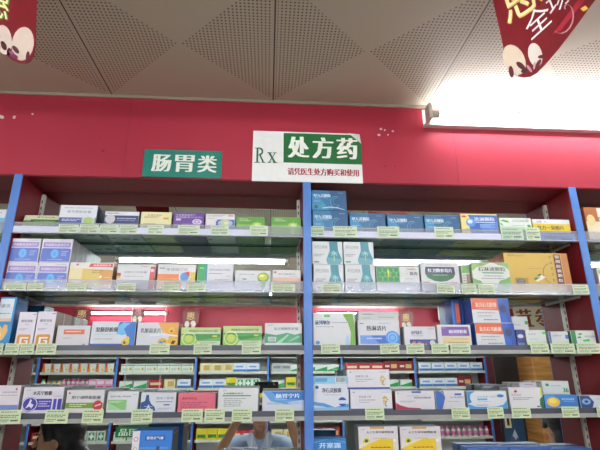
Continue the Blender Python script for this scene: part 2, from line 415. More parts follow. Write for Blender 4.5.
def serif_rx(g):
    c = g; L_ = []
    def rc(x0, y0, x1, y1): L_.append(R(x0, y0, x1, y1, c))
    # R
    rc(.035, .35, .052, .65); rc(.018, .35, .068, .365); rc(.018, .635, .06, .65)
    L_.append(('r', (.062, .575, .034, .078, .42), c, -90, 90)); rc(.045, .638, .064, .652); rc(.045, .495, .064, .51)
    L_.append(P([(.060, .50), (.075, .50), (.108, .355), (.092, .355)], c)); rc(.085, .35, .118, .365)
    # x
    L_.append(P([(.142, .55), (.160, .55), (.212, .36), (.194, .36)], c)); L_.append(P([(.200, .55), (.208, .55), (.154, .36), (.146, .36)], c))
    rc(.132, .545, .172, .558); rc(.186, .545, .218, .558); rc(.136, .35, .166, .363); rc(.184, .35, .222, .363)
    return L_
letter(o, w_, h, t, serif_rx('#1a5c34'), 'rx_mark')
letter(o, w_, h, t, [T('请凭医生处方购买和使用', .32, .13, .965, .27, '#a02a34', .003)], 'red_notice')
b = MB(); b.face([(w_/2-.045, -t-.0016, h+.001), (w_/2+.001, -t-.0016, h-.04), (w_/2+.001, -t-.0016, h+.001)], M_FASCIA)
b.face([(w_/2-.046, -t-.002, h), (w_/2, -t-.002, h-.042), (w_/2-.008, -t-.016, h-.012)], carton('#e4e0d8')); b.face([(w_/2-.008, -t-.0162, h-.012), (w_/2, -t-.0022, h-.042), (w_/2-.046, -t-.0022, h)], carton('#e4e0d8')); b.build('peeling_corner', o)

# ------------------------------------------------------------------ hanging pennants
def pennant(name, pts2, Y, label, items, group=None, thick=.0012, hang=True):
    """outline in metres (x, z) absolute, board hanging in the plane Y"""
    cx = sum(p[0] for p in pts2)/len(pts2); zt = max(p[1] for p in pts2)
    o = thing(name, label, 'banner', (cx, Y, zt), 0, group)
    b = MB(); L2 = [(x-cx, z-zt) for x, z in pts2]; n = len(L2); red = mat('#78121c', .35, 0, .15, 6, name='red_card')
    b.face([(x, 0, z) for x, z in L2], red); b.face([(x, thick, z) for x, z in L2][::-1], red)
    for i in range(n):
        p, q = L2[i], L2[(i+1) % n]; b.face([(p[0], 0, p[1]), (p[0], thick, p[1]), (q[0], thick, q[1]), (q[0], 0, q[1])], red)
    b.build('card', o)
    x0 = min(p[0] for p in L2); x1 = max(p[0] for p in L2); z0 = min(p[1] for p in L2)
    for nm, it in items:
        b = MB(); draw(b, it, lambda u, v, k: (u-cx, -.0004-.0003*k, v-zt)); b.build(nm, o)
    if hang:
        for x in (x0*.5, x1*.5):
            b = MB(); b.box(x-.0008, x+.0008, 0, .0012, -.002, CEIL-zt, mat('#d8d8d8', .4)); b.build('string', o)
    return o
YP = -.62
def pp(px, py): q = at(px, py, YP); return (q.x, q.z)
def quad_text(ch, P0, PX, PY, c):      # glyph mapped on the frame given by three pixel corners (origin, right, up)
    vs, fs = glyphs(ch); o_, r_, u_ = Vector(pp(*P0)), Vector(pp(*PX)), Vector(pp(*PY)); out = []
    for f in fs: out.append(('p', [tuple(o_+(r_-o_)*vs[i][0]+(u_-o_)*vs[i][1]) for i in f], c))
    return out
def merged(items):                     # keep one layer depth for all faces of a glyph
    return items
def draw_flat(o, name, groups, cx, zt, thick=.0004):
    b = MB(); k = 0
    for g in groups:
        k += 1
        for it in g: b.face([(u-cx, -thick-.0003*k, v-zt) for u, v in it[1]], carton(it[2]))
    return b.build(name, o)
def ell(cx, cy, rx, ry, c, rot=0):
    pts = []
    for k in range(20):
        a = 2*math.pi*k/20; x, y = rx*math.cos(a), ry*math.sin(a); r = math.radians(rot)
        pts.append(pp(cx+x*math.cos(r)-y*math.sin(r), cy+x*math.sin(r)+y*math.cos(r)))
    return ('p', pts, c)
outR = [(489, -40), (493, 0), (500, 30), (505, 55), (507, 64), (511, 71), (517, 76), (524, 77.5), (531, 76.5), (537, 73), (545, 65), (558, 50), (577, 25), (596, -1), (615, -28), (622, -40)]
ptsR = [pp(*q) for q in outR][::-1]
o = pennant('promotional_pennant', ptsR, YP, 'red hanging pennant with gold and white characters, above the lit batten', [], None)
cx, zt = sum(p[0] for p in ptsR)/len(ptsR), max(p[1] for p in ptsR)
draw_flat(o, 'lettering', [quad_text('恩', (509, 27), (545, 2), (497, -8), '#d8b45c'), quad_text('恩', (508.2, 26), (544.2, 1), (496.2, -9), '#f0dfa0'),
    quad_text('全', (530, 42), (553, 21), (522, 20), '#ece4e0'), quad_text('场', (551, 18), (571, 0), (543, -2), '#ece4e0')], cx, zt)
draw_flat(o, 'ribbon_swirl', [[P([pp(552, 35), pp(560, 31), pp(590, -6), pp(584, -8)], '#a82236'), P([pp(585, 6), pp(588, 9), pp(583, 12), pp(580, 9)], '#d8a848')],
    [P([pp(560+7*math.cos(a)+t_*.9, 28-9*math.sin(a)*1-t_*1.6), pp(561.4+7*math.cos(a)+t_*.9, 28.6-9*math.sin(a)-t_*1.6), pp(561.4+7*math.cos(a+.5)+(t_+1)*.9, 28.6-9*math.sin(a+.5)-(t_+1)*1.6), pp(560+7*math.cos(a+.5)+(t_+1)*.9, 28-9*math.sin(a+.5)-(t_+1)*1.6)], '#c88c8c') for t_, a in ((i_, 3.5+i_*.5) for i_ in range(12))]], cx, zt, .0012)
draw_flat(o, 'clapping_hands', [[ell(514, 60, 10.5, 16, '#d8c4ac', -25), ell(535, 55, 7, 12, '#ddd0c4', -12)],
    [ell(511, 72, 2.4, 6, '#5a1a22', -8), ell(520.5, 66, 5.5, 2.6, '#5a1a22', 40), ell(524, 71, 3.4, 2, '#4a1a2a', -20), ell(538, 64, 2, 5, '#6a1c28', 30), ell(541, 57, 3.4, 1.8, '#6a1c28', -10)], [ell(517, 73, 1.8, 4.4, '#d8c8bc', 10), ell(529, 69, 1.4, 4.5, '#c8909a', -35), ell(534, 66, 1.2, 4, '#c8a0a0', 10)]], cx, zt, .0006)
outL = [(-45, -40), (-40, 0), (-20, 24), (0, 47), (5, 54), (12, 60), (19, 63), (26, 63.5), (31, 61), (34, 56), (35.5, 45), (37, 0), (38, -40)]
ptsL = [pp(*q) for q in outL][::-1]
o = pennant('promotional_pennant', ptsL, YP, 'red hanging pennant with pale hands at its rounded tip, upper left corner', [], None)
cx, zt = sum(p[0] for p in ptsL)/len(ptsL), max(p[1] for p in ptsL)
draw_flat(o, 'lettering', [quad_text('惠', (-14, 14), (8, 22), (-8, -18), '#5f9a4a'), quad_text('惠', (-15, 13), (7, 21), (-9, -19), '#e6e2a0')], cx, zt)
draw_flat(o, 'clapping_hands', [[ell(4, 40, 8, 15, '#cdb8ac', -8), ell(23, 44, 11, 17, '#cdb8a8', 8)], [ell(4, 46, 2.6, 5, '#4a1820', -25), ell(16, 50, 5, 2.2, '#4a1820', 50), ell(28, 57, 2, 5.5, '#5a1a24', 5), ell(13, 56, 6, 2.4, '#6a2a48', 25), ell(9, 52, 2, 4, '#4a1820', 10)], [ell(12, 53, 3, 1.4, '#8a4a70', 20), ell(20, 55, 1.4, 4, '#c8b0a8', 20)]], cx, zt, .0006)

# ------------------------------------------------------------------ medicine cartons on the near shelves
bg, vg, tg = 'blue granule cartons on the top shelf', 'white and violet-blue tablet cartons stacked two by two', 'white and teal cartons stacked two by two'
BOXES = []     # (row, px centre, short name, object)
INFO = {}
ROWN = ['top shelf', 'second shelf', 'third shelf', 'fourth shelf', 'lowest shelf']
def B(row, x0, x1, yt, short, label, base, design, side=None, d=.06, tilt=0, yf=.012, on=None, n=1, group=None, yaw=0, lab2=None, name='medicine_box', dz=0):
    z0 = EYE+SH[row]+.0112
    if on: z0 = INFO[on]['top']+.0006
    A_, C_ = at(x0, yt, yf), at(x1, yt, yf)
    w_ = C_.x-A_.x; h = (A_.z+C_.z)/2-z0-dz; x = (A_.x+C_.x)/2
    if row < 2 and not on and n == 1 and d <= .08 and tilt == 0 and 8 < x0 < 560 and short != 'narrow carton edge': d = .058; n = 2
    if not on and group not in (bg, vg, tg) and row < 4:      # keep the printing above the price rail, as printed on the real cartons
        hid = (.025 if row < 2 else .014)/h
        sv = lambda v: 0 if v < .005 else hid+(1-hid)*v
        nd = []
        for it in design:
            if it[0] == 'p': nd.append(('p', [(u, sv(v)) for u, v in it[1]], it[2]))
            elif it[0] in 'tl': x_ = it[1+(it[0] == 't')]; q_ = (x_[0], sv(x_[1]), x_[2], sv(x_[3])); nd.append(it[:2]+(q_,)+it[3:] if it[0] == 't' else ('l', q_)+it[2:])
            else: c_ = it[1]; nd.append(('r', (c_[0], sv(c_[1]), c_[2], c_[3]*(1-hid), c_[4]))+it[2:])
        design = nd
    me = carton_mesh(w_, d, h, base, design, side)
    o = me.build(name); o.location = (x, yf, z0+dz); o.rotation_euler = (math.radians(tilt), 0, math.radians(yaw))
    tag(o, label, 'medicine box', group)
    INFO[short] = dict(top=z0+dz+h, x=x, row=row)
    if not on: BOXES.append((row, (x0+x1)/2, short, o))
    for k in range(1, n):
        c = o.copy(); COL.objects.link(c); c.location.y = yf+k*(d+.002)
        c['label'] = (lab2 or ('carton standing directly behind the '+short)) if n == 2 else (lab2 or 'carton behind the '+short)+(', middle of three deep' if k == 1 else ', deepest of three')
    return o
BK = '#2a2a30'; GR = '#8a8c92'; WH = '#d6d6da'
# ---- top shelf, left bay
B(0, 23, 59, 213.5, 'cream and green carton', 'cream carton with a green lower half, far left of the top shelf', '#dcdcb8',
  [R(0, 0, 1, .52, '#5f8f3c'), P([(.16, 0), (1, 0), (1, .62), (.2, .62)], '#3f7a2a'), T('复方消化酶', .36, .74, .86, .9, '#5a5a40'), LN(.3, .3, .9, .5, '#a8c890', 2, 3)], '#b8c890', .08, -12, .03)
B(0, 61, 98, 205.2, 'tall white carton with navy band', 'tall white carton with navy band and a pale green disc', '#d8dae0',
  [R(0, 0, 1, .36, '#34488c'), T('胃苏颗粒胶囊', .2, .6, .85, .74, '#7c8090'), LN(.1, .82, .9, .9, '#a8acb4', 1, 5), LN(.08, .15, .6, .3, '#c8cce0', 2, 6), R(.62, 0, .98, .36, '#b8c8b4'), E(.8, .2, .13, .2, '#a8c070')], '#1c2450', .09)
B(0, 105.5, 139.5, 211.5, 'navy striped carton with pale disc', 'white carton with a wide navy stripe and pale disc', '#d8d8de',
  [R(0, .12, 1, .72, '#262e5e'), E(.16, .45, .15, .34, '#c4c0c4'), LN(.05, .8, .4, .92, GR, 1, 2), LN(.36, .42, .92, .56, '#b4bcd8', 1, 7), LN(.36, .3, .9, .4, '#8890c0', 1, 8)], '#28305c', .07)
B(0, 141.5, 172, 212, 'cream carton with orange tab', 'pale cream yellow carton with a small orange tab', '#dfd8a4',
  [T('多潘立酮片', .2, .72, .7, .84, '#6c6450'), LN(.1, .55, .6, .7, '#c08850', 2, 3), R(.74, .48, .92, .62, '#d8a038'), LN(.1, .1, .5, .2, '#a09870', 1, 9)], '#c8c090', .08)
B(0, 174, 204.5, 212.5, 'purple carton', 'purple carton with white lettering and a white oval', '#5a2a86',
  [T('马来酸曲美布汀', .06, .76, .72, .9, '#c8b8dc'), T('枸橼酸莫沙必利', .06, .6, .92, .73, '#c8b8dc'), R(.08, .42, .24, .56, '#d8cce4'), E(.78, .34, .16, .2, '#d4c8e0'), RG(.78, .34, .1, .12, .4, '#8a60b0'), LN(.3, .1, .9, .2, '#b8a0d0', 1, 4)], '#3c1c60', .07)
B(0, 206, 235, 214, 'white carton with blue and yellow globe', 'white carton with a blue and yellow globe picture', '#d8d4d4',
  [LN(.06, .8, .7, .94, '#a88088', 2, 4), R(.78, .84, .96, .92, '#c04850'), LN(.06, .62, .3, .7, GR, 1, 6), P([(.38, 0), (1, 0), (1, .58), (.42, .58), (.35, .4)], '#3858a8'), E(.68, .3, .26, .28, '#8cb4d8'), E(.68, .34, .18, .2, '#c8c890'), E(.72, .3, .08, .12, '#e0dca8')], '#b8b4b4', .07)
gl = lambda: [R(0, 0, 1, .3, '#7cb434'), T('奥美拉唑', .1, .76, .38, .88, '#dcecc0'), T('肠溶胶囊片', .1, .6, .5, .72, '#dcecc0'), E(.72, .24, .17, .26, '#a4cc50'), E(.74, .24, .09, .14, '#dcecb0'), P([(.6, .24), (.72, .3), (.76, .8), (.74, .3), (.9, .5), (.8, .24)], '#b4d468')]
B(0, 236.5, 265, 217, 'green carton left of the gap', 'bright green carton with a sunburst, beside the globe carton', '#55962a', gl(), '#3c7420', .07)
B(0, 271.5, 301, 217, 'green carton beside the middle post', 'bright green carton with a sunburst, touching the middle post', '#55962a', gl(), '#3c7420', .07)
# ---- top shelf, right bay: five blue cartons
def bl(): return [P([(0, 0), (.5, 0), (.3, .5), (0, .9)], '#3a88b4'), P([(.62, 0), (1, 0), (1, 1), (.5, 1)], '#1d5480'), T('甲九灵颗粒', .06, .66, .55, .82, '#c8d8e4', .004), LN(.1, .6, .46, .64, '#90b8d0', 1, 2),
    LN(.06, .42, .24, .47, '#a8c8dc', 1, 3), RG(.68, .42, .14, .3, .12, '#5c98b8', 50, 330), RG(.7, .44, .09, .2, .2, '#4c88a8', 80, 300), LN(.76, .86, .92, .9, '#a0b8cc', 1, 4), E(.12, .16, .05, .09, '#2a5c50'), P([(.24, .16), (.3, .28), (.38, .3), (.33, .18)], '#4ca088'),
    P([(.3, .07), (.5, .12), (.75, .09), (.95, .0), (.95, .03), (.75, .14), (.5, .17), (.3, .12)], '#a8c4d4')]
bg = 'blue granule cartons on the top shelf'
B(0, 312.5, 347.5, 210.5, 'lower blue carton by the post', 'blue granule carton under another one, beside the middle post', '#26709e', bl(), '#174468', .075, group=bg)
B(0, 311.5, 346, 190.5, 'upper blue carton', 'blue granule carton stacked highest, beside the middle post', '#26709e', bl(), '#174468', .075, on='lower blue carton by the post', group=bg)
B(0, 349.5, 385, 213, 'second blue carton', 'blue granule carton, first to the right of the two stacked ones', '#22668f', bl(), '#174468', .075, group=bg)
B(0, 387, 422.5, 214.5, 'third blue carton', 'blue granule carton, in the middle between two single blue ones', '#1f5f88', bl(), '#174468', .075, group=bg)
B(0, 424, 458.5, 215, 'fourth blue carton', 'blue granule carton touching the yellow-edged blue carton', '#1f5f88', bl(), '#174468', .075, group=bg)
B(0, 460, 496.5, 214, 'yellow edged blue carton', 'blue carton with cream yellow left edge and white characters', '#dccf86',
  [P([(.24, 0), (1, 0), (1, .95), (.2, .95), (.26, .7), (.2, .5)], '#2c5cae'), P([(.6, 0), (1, 0), (1, .6), (.5, .4)], '#4878c4'), T('清淋颗粒', .36, .6, .93, .82, '#d4dcec', .004), R(.34, .5, .92, .55, '#c8d0dc'), E(.26, .5, .13, .24, '#4c88c8'), E(.24, .56, .07, .12, '#c4d8ec'), E(.09, .85, .07, .06, '#c85838'), LN(.5, .2, .92, .42, '#98b4e0', 3, 5), LN(.1, .1, .25, .16, '#887848', 1, 5)], '#b8ac70', .075)
B(0, 499, 530.5, 218, 'white carton with leaves', 'white carton sprinkled with green leaves on the top shelf', '#d4d8d0',
  [R(0, 0, 1, .38, '#a4cca0'), P([(.02, .8), (.12, .9), (.26, .8), (.3, .66), (.14, .72)], '#5c9c3c'), P([(.0, .66), (.06, .6), (.1, .4), (.02, .5)], '#6ca848'), P([(.84, .5), (.94, .56), (.98, .36), (.9, .3)], '#58a040'), T('泌石通胶囊', .4, .72, .92, .9, '#8a948a'), LN(.36, .44, .8, .5, GR, 1, 5)], '#b8c8b4', .07)
B(0, 531, 575, 232.5, 'flat blue carton', 'flat blue carton lying under the yellow and white one', '#4254a0', [LN(.3, .4, .6, .7, '#8090c8', 1, 3), LN(.8, .3, .92, .8, '#a8b4dc', 1, 4)], None, .09, yf=.016)
B(0, 532, 569, 219.5, 'yellow and white flat carton', 'flat carton, white above and yellow below, lying on the blue one', '#d8d8d8',
  [R(0, 0, 1, .66, '#dcbe22'), T('复方一氯酚片', .1, .18, .82, .52, '#3c3618', .003), T('达喜', .1, .74, .24, .92, '#707070'), LN(.3, .78, .36, .9, GR, 1, 4)], '#c8b030', .085, on='flat blue carton', yf=.016)
B(0, 583, 625, 207.5, 'brown carton', 'brown and cream carton beyond the right slanting post', '#a8602c',
  [R(0, 0, 1, .45, '#dccfae'), R(.3, .62, .68, .98, '#d0ccc8'), T('肾石通', .32, .4, .95, .58, '#e8dcc8', .006), LN(.3, .12, .9, .36, '#b88c48', 3, 6), E(.12, .5, .1, .22, '#d8c088')], None, .07)
B(0, -34, 7, 209, 'pale carton at the left edge', 'pale white and blue carton cut by the left edge of the picture', '#d0d4d8', [R(0, 0, 1, .4, '#6ca8cc'), LN(.3, .6, .9, .8, GR, 2, 4)], None, .07)
# ---- second shelf, left bay
def vi(): return [R(.05, .64, .95, .86, '#8e7cb8'), T('苯磺酸氨氯地平片', .1, .69, .9, .81, '#dcd0e8', .003), P([(.02, .02), (.98, .02), (.98, .58), (.88, .6), (.05, .6), (.02, .56)], '#4f68bc'), E(.46, .36, .14, .21, '#4a9cdc'), RG(.46, .36, .1, .15, .25, '#7cc0ec'), LN(.68, .25, .9, .5, '#a4b4e4', 3, 4), LN(.25, .07, .75, .13, '#b8c4e8', 1, 4), LN(.6, .9, .94, .95, '#b0a8bc', 1, 5)]
vg = 'white and violet-blue tablet cartons stacked two by two'
B(1, 8, 38.5, 262, 'bottom left violet-blue carton', 'violet-blue labelled carton, lower left of the four stacked', '#d8d4de', vi(), '#a8a4a8', .05, group=vg)
B(1, 38.8, 69.5, 262.5, 'bottom right violet-blue carton', 'violet-blue labelled carton, lower right of the four stacked', '#d8d4de', vi(), '#a8a4a8', .04, n=3, group=vg, lab2='white violet-blue carton behind the lower right of the four')
B(1, 11.5, 41.8, 238.5, 'top left violet-blue carton', 'violet-blue labelled carton, upper left of the four stacked', '#d8d4de', vi(), '#a8a4a8', .05, on='bottom left violet-blue carton', group=vg)
B(1, 43, 73.5, 239, 'top right violet-blue carton', 'violet-blue labelled carton, upper right of the four stacked', '#d8d4de', vi(), '#a8a4a8', .05, on='bottom right violet-blue carton', n=3, group=vg, lab2='white violet-blue carton behind the upper right of the four')
B(1, 70.5, 114, 262.5, 'golden carton with red banner', 'white and golden carton with a slanted red banner', '#dcd8d4',
  [P([(0, 0), (1, 0), (1, .6), (0, .72)], '#d8bc60'), P([(.0, 0), (.3, 0), (.3, .68), (0, .72)], '#e0d0a0'), P([(.75, 0), (1, 0), (1, .6), (.7, .6)], '#d09440'), P([(.43, .76), (.99, .76), (.99, .96), (.47, .96)], '#c03c3c'), T('血塞通软胶囊', .54, .8, .95, .92, '#ecd0cc', .002), R(.14, .84, .2, .94, '#c06068'), LN(.52, .4, .8, .6, '#a87c38', 2, 4), E(.74, .22, .03, .08, '#f0e8d0'), LN(.8, .16, .97, .22, '#e8dcc0', 1, 4)], '#9c5a28', .07)
B(1, 118, 156, 264.5, 'white carton with red block', 'white carton with a red block at its right end', '#d2d2d4',
  [T('沙格列汀片胶囊', .17, .48, .78, .62, '#606066'), R(0, .3, .1, .5, '#c0443c'), R(0, .16, .09, .32, '#d8b838'), P([(.85, 0), (1, 0), (1, .9), (.88, .9)], '#c03034'), E(.93, .66, .05, .1, '#dcc8c8'), LN(.62, .86, .84, .92, '#b86060', 1, 3), LN(.2, .26, .7, .32, GR, 1, 8)], '#c0b0b0', .07)
B(1, 158.5, 196, 264.5, 'orange striped carton with oval', 'white carton with orange-yellow stripe and a blue oval', '#d6d4d6',
  [R(0, 0, 1, .44, '#d87038'), R(0, 0, 1, .2, '#e09848'), R(.8, 0, 1, .56, '#d8bc30'), T('辛伐他汀片', .22, .62, .8, .8, '#505058'), E(.72, .3, .16, .34, '#d8d4d4'), E(.72, .28, .12, .26, '#4c88c8'), P([(.72, .54), (.84, .6), (.86, .3), (.78, .4)], '#c84038'), LN(.04, .72, .18, .84, '#787880', 1, 5)], '#c87c40', .07)
B(1, 198, 233.5, 263.5, 'white carton with green end', 'white carton with a bright green left end', '#d4d2d8',
  [R(0, 0, .24, 1, '#2c9c54'), R(.24, 0, .27, 1, '#4868b8'), T('阿托伐他汀钙片', .32, .6, .94, .72, '#5a6084'), LN(.32, .42, .7, .5, GR, 1, 5), LN(.8, .28, .92, .33, GR, 1, 6), LN(.5, .1, .9, .16, GR, 1, 2), LN(.05, .7, .18, .8, '#9cd8b0', 1, 3)], '#b4b8b4', .07)
B(1, 235.5, 270.5, 270.5, 'low white carton with lime ball', 'low white carton with a lime-green round picture', '#d2d2d4',
  [E(.8, .42, .17, .44, '#4c9434'), E(.79, .46, .13, .32, '#c8c83c'), E(.76, .56, .07, .1, '#e4e08c'), T('消渴丸胶囊', .1, .62, .54, .74, '#787c80'), R(.2, .22, .32, .32, '#3c7060')], '#b8b8b8', .07)
B(1, 272.5, 300.5, 270, 'low white carton with peach base', 'low white carton with a peach base, left of middle post', '#d4d0d0',
  [R(0, 0, 1, .4, '#d8b49c'), T('格列美脲片', .2, .62, .82, .76, '#60585c'), R(.05, .74, .13, .9, '#b04848'), LN(.6, .44, .9, .5, GR, 1, 5)], '#c0b0a8', .07)
# ---- second shelf, right bay: four teal cartons
def te(): return [P([(.56, 1), (.84, 1), (.86, .62), (.98, .2), (.92, .0), (.5, .0), (.46, .2), (.58, .6)], '#2f8290'), P([(.5, .3), (.94, .24), (.98, .16), (.92, .0), (.5, .0), (.46, .16)], '#5a9cac'), P([(.55, .45), (.7, .6), (.9, .45), (.7, .52)], '#7cbcc4'), T('泮托拉唑钠', .05, .68, .5, .84, '#787c80'), LN(.05, .32, .4, .46, GR, 2, 5), R(.05, .06, .22, .12, '#48806c'), RG(.72, .3, .1, .2, .15, '#bcdcdc', 20, 160), P([(.71, .12), (.73, .12), (.73, .5), (.71, .5)], '#c4e0d8'), E(.72, .22, .03, .05, '#c0d040')]
tg = 'white and teal cartons stacked two by two'
B(1, 313.5, 343.2, 264.5, 'bottom left teal carton', 'white carton with teal flask shape, lower left of four', '#cfd2d2', te(), '#a8b0b0', .06, group=tg)
B(1, 345, 374.5, 264.5, 'bottom right teal carton', 'white carton with teal flask shape, lower right of four', '#cfd2d2', te(), '#a8b0b0', .06, group=tg)
B(1, 312, 342.2, 241.5, 'top left teal carton', 'white carton with teal flask shape, upper left of four', '#cfd2d2', te(), '#a8b0b0', .06, on='bottom left teal carton', group=tg)
B(1, 343.2, 373, 242, 'top right teal carton', 'white carton with teal flask shape, upper right of four', '#cfd2d2', te(), '#a8b0b0', .06, on='bottom right teal carton', group=tg)
B(1, 376, 418.5, 266.5, 'white carton with green hexagons', 'white carton with green hexagon pattern on its left half', '#d0d2d2',
  [R(.0, .08, .54, .98, '#1c8048')]+[RG(.07+.13*i+.065*(j % 2), .25+.28*j, .075, .17, .12, '#8cc45c') for i in range(4 - 0) for j in range(3)]+[P([(.26, .4), (.29, .4), (.3, .8), (.25, .8)], '#dcdc38'), T('复方', .78, .5, .96, .7, '#383838', .006), LN(.72, .8, .92, .9, '#c04848', 1, 3), LN(.66, .56, .74, .6, GR, 2, 3), LN(.66, .24, .84, .3, GR, 1, 2)], '#b0b8b0', .07)
B(1, 420, 458, 262.5, 'white carton with green dome badge', 'white carton with navy and green dome-shaped badge', '#d2d0d0',
  [P([(.12, .8), (.88, .8), (.9, .46), (.1, .46)], '#2a2e58'), P([(.1, .48), (.9, .48), (.84, .28), (.66, .14), (.5, .1), (.34, .14), (.16, .28)], '#1f5c34'), T('红卫牌参茸片', .18, .54, .82, .72, '#dcdce4', .006), LN(.3, .38, .7, .44, '#a8c8a0', 1, 3), LN(.16, .86, .8, .92, '#888c98', 1, 4), LN(.02, .04, .2, .1, '#404040', 1, 4), LN(.76, .04, .94, .1, '#b04848', 1, 4)], '#a8a6a4', .055, n=2)
B(1, 460.5, 468.5, 264, 'narrow carton edge', 'narrow white and green carton turned end-on', '#c8ccc0', [R(0, .55, 1, .95, '#6c9c4c'), R(.55, 0, 1, .5, '#8c6c50'), LN(.1, .1, .5, .5, GR, 3, 3)], None, .1)
B(1, 471, 508, 262.5, 'leafy white carton', 'white carton with green foliage corners and grey characters', '#d2d6cc',
  [P([(0, 1), (.5, 1), (.3, .84), (.14, .8), (0, .6)], '#8cb464'), P([(.6, 1), (1, 1), (1, .66), (.9, .84), (.72, .9)], '#78a858'), P([(0, 0), (.34, 0), (.2, .16), (.08, .22), (0, .3)], '#6ca050'), P([(1, 0), (.56, 0), (.7, .16), (.86, .24), (1, .36)], '#6ca050'), T('石淋通颗粒', .16, .6, .9, .8, '#545c54', .003), R(.26, .5, .84, .55, '#4c9480'), LN(.3, .34, .8, .42, GR, 1, 4), LN(.22, .22, .84, .3, GR, 1, 4), LN(.16, .86, .28, .92, '#b85048', 1, 4)], '#a8b898', .06)
B(1, 503, 566.5, 253, 'large gold carton', 'large gold carton with green capsules and dark red title strip', '#c9a440',
  [P([(.76, 0), (.895, 0), (.895, 1), (.76, 1)], '#c8982c'), P([(.78, .02), (.885, .02), (.885, .97), (.78, .97)], '#5a1420'), P([(.9, 0), (1, 0), (1, 1), (.9, 1)], '#b8702c')]+
  [T(ch, .798, .84-.148*i, .868, .94-.148*i, '#e8d8c8', .001) for i, ch in enumerate('银屑胶囊颗粒')]+[T('银 花', .06, .94, .16, .97, '#6c5020'), LN(.06, .89, .3, .92, '#6c5020', 1, 4), RG(.74, .36, .17, .34, .05, '#7c5a20', 110, 240), R(.12, .02, .32, .22, '#a07c28'), E(.21, .11, .06, .08, '#303438'), RG(.21, .11, .035, .05, .3, '#b8b8b8'),
   P([(.43, .14), (.46, .1), (.56, .19), (.53, .24)], '#e4e0c8'), P([(.43, .14), (.48, .19), (.46, .25), (.41, .2)], '#2c6434'), P([(.49, .26), (.54, .31), (.6, .24), (.56, .2)], '#e4e0c8'), P([(.49, .26), (.47, .3), (.52, .36), (.54, .31)], '#2c6434'), LN(.34, .5, .6, .52, '#8c6c28', 1, 7)]+[LN(.70, .1+.18*i, .735, .2+.18*i, '#6c5020', 2, i) for i in range(5)], '#b04c20', .11, yf=.02)
B(1, 596, 640, 267, 'white carton beyond the post', 'white carton with lime tab beyond the right post', '#d0d4d4', [R(.02, .62, .4, .82, '#a8c030'), LN(.1, .2, .8, .4, GR, 2, 3), R(0, 0, 1, .1, '#4c9c6c')], None, .07)
# ---- third shelf, left bay
B(2, -14, 17.5, 297, 'tall blue stomach carton', 'tall blue carton with a peach stomach picture, left edge', '#2f86be',
  [R(0, .56, .94, .97, '#d0d8de'), R(0, .5, .94, .56, '#d8b898'), T('胃康灵', .4, .78, .84, .86, '#607080'), LN(.3, .64, .88, .68, GR, 1, 3), P([(.3, .1), (.6, .06), (.8, .14), (.9, .3), (.86, .42), (.76, .44), (.72, .34), (.66, .4), (.5, .42), (.52, .3), (.4, .24), (.28, .26)], '#d8b06c'), P([(.4, .12), (.6, .12), (.72, .2), (.66, .3), (.56, .2)], '#e4c898')], '#2868a0', .075, yaw=0)
gg = lambda: [T('健胃消食', .16, .7, .82, .78, '#50505c', .004), LN(.4, .62, .62, .66, GR, 1, 4), LN(.1, .46, .6, .52, GR, 2, 4), LN(.76, .92, .98, .96, '#404048', 1, 5), P([(.1, .02), (.86, .02), (.86, .3), (.8, .34), (.2, .34), (.1, .3)], '#cf9128'), P([(.74, .2), (.74, .26), (.26, .26), (.26, .06), (.74, .06), (.74, .17), (.52, .17), (.52, .14), (.64, .14), (.64, .09), (.38, .09), (.38, .22), (.74, .22)], '#e8e4e8')]
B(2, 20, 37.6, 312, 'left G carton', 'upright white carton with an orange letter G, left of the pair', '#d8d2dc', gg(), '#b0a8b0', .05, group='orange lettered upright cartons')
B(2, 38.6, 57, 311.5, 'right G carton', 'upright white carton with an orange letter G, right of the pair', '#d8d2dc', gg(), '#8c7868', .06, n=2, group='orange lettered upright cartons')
B(2, 58, 91, 325.5, 'low white carton with orange label', 'low white carton with a small orange-red label', '#ccc8cc', [P([(.2, .58), (.84, .58), (.84, .82), (.2, .82)], '#cc6848'), LN(.26, .66, .72, .76, '#e8c8b8', 1, 3), LN(.2, .36, .5, .42, GR, 1, 3), E(.86, .08, .05, .05, '#8c90a8')], '#b8b0ac', .06)
B(2, 92.5, 136.5, 321.5, 'white carton with blue wave', 'white carton with a curling blue wave and yellow blob', '#ced0d6',
  [R(0, 0, 1, .1, '#3058a4'), P([(.62, 1), (1, 1), (1, 0), (.8, 0), (.84, .3), (.8, .5), (.7, .44), (.58, .5), (.6, .8)], '#2f6cb8'), P([(.58, .5), (.62, .84), (.72, .98), (.88, .94), (.8, .84), (.74, .7), (.8, .52), (.7, .44)], '#6cb4e0'), T('复肠舒胶囊', .1, .58, .6, .78, '#34343c', .004), LN(.08, .46, .6, .5, '#98b8b8', 1, 3), LN(.08, .26, .5, .32, GR, 1, 4), E(.8, .16, .09, .13, '#d8b830'), E(.84, .3, .05, .1, '#dcc04c'), E(.78, .14, .03, .06, '#6c4420')], '#2c4c88', .07)
B(2, 138, 179, 322.5, 'white and orange carton with round faces', 'white and orange carton with three round yellow faces', '#cfced4',
  [P([(.5, 1), (1, 1), (1, 0), (.74, 0), (.8, .5), (.62, .6)], '#d89c40'), P([(.3, .4), (.6, .46), (1, .4), (1, .46), (.6, .54), (.3, .48)], '#dcdce0'), T('乳酸菌素片', .08, .56, .58, .76, '#4c4c60', .003), E(.84, .68, .08, .13, '#e0b038'), E(.84, .64, .03, .04, '#4c2c10'), E(.64, .16, .12, .18, '#e0b438'), E(.6, .12, .05, .1, '#4c88c4'), E(.88, .2, .12, .2, '#e0b438'), P([(.84, .1), (.92, .08), (.96, .22), (.88, .24)], '#4c2010'), E(.68, .2, .02, .03, '#503010')], '#9c6c3c', .07)
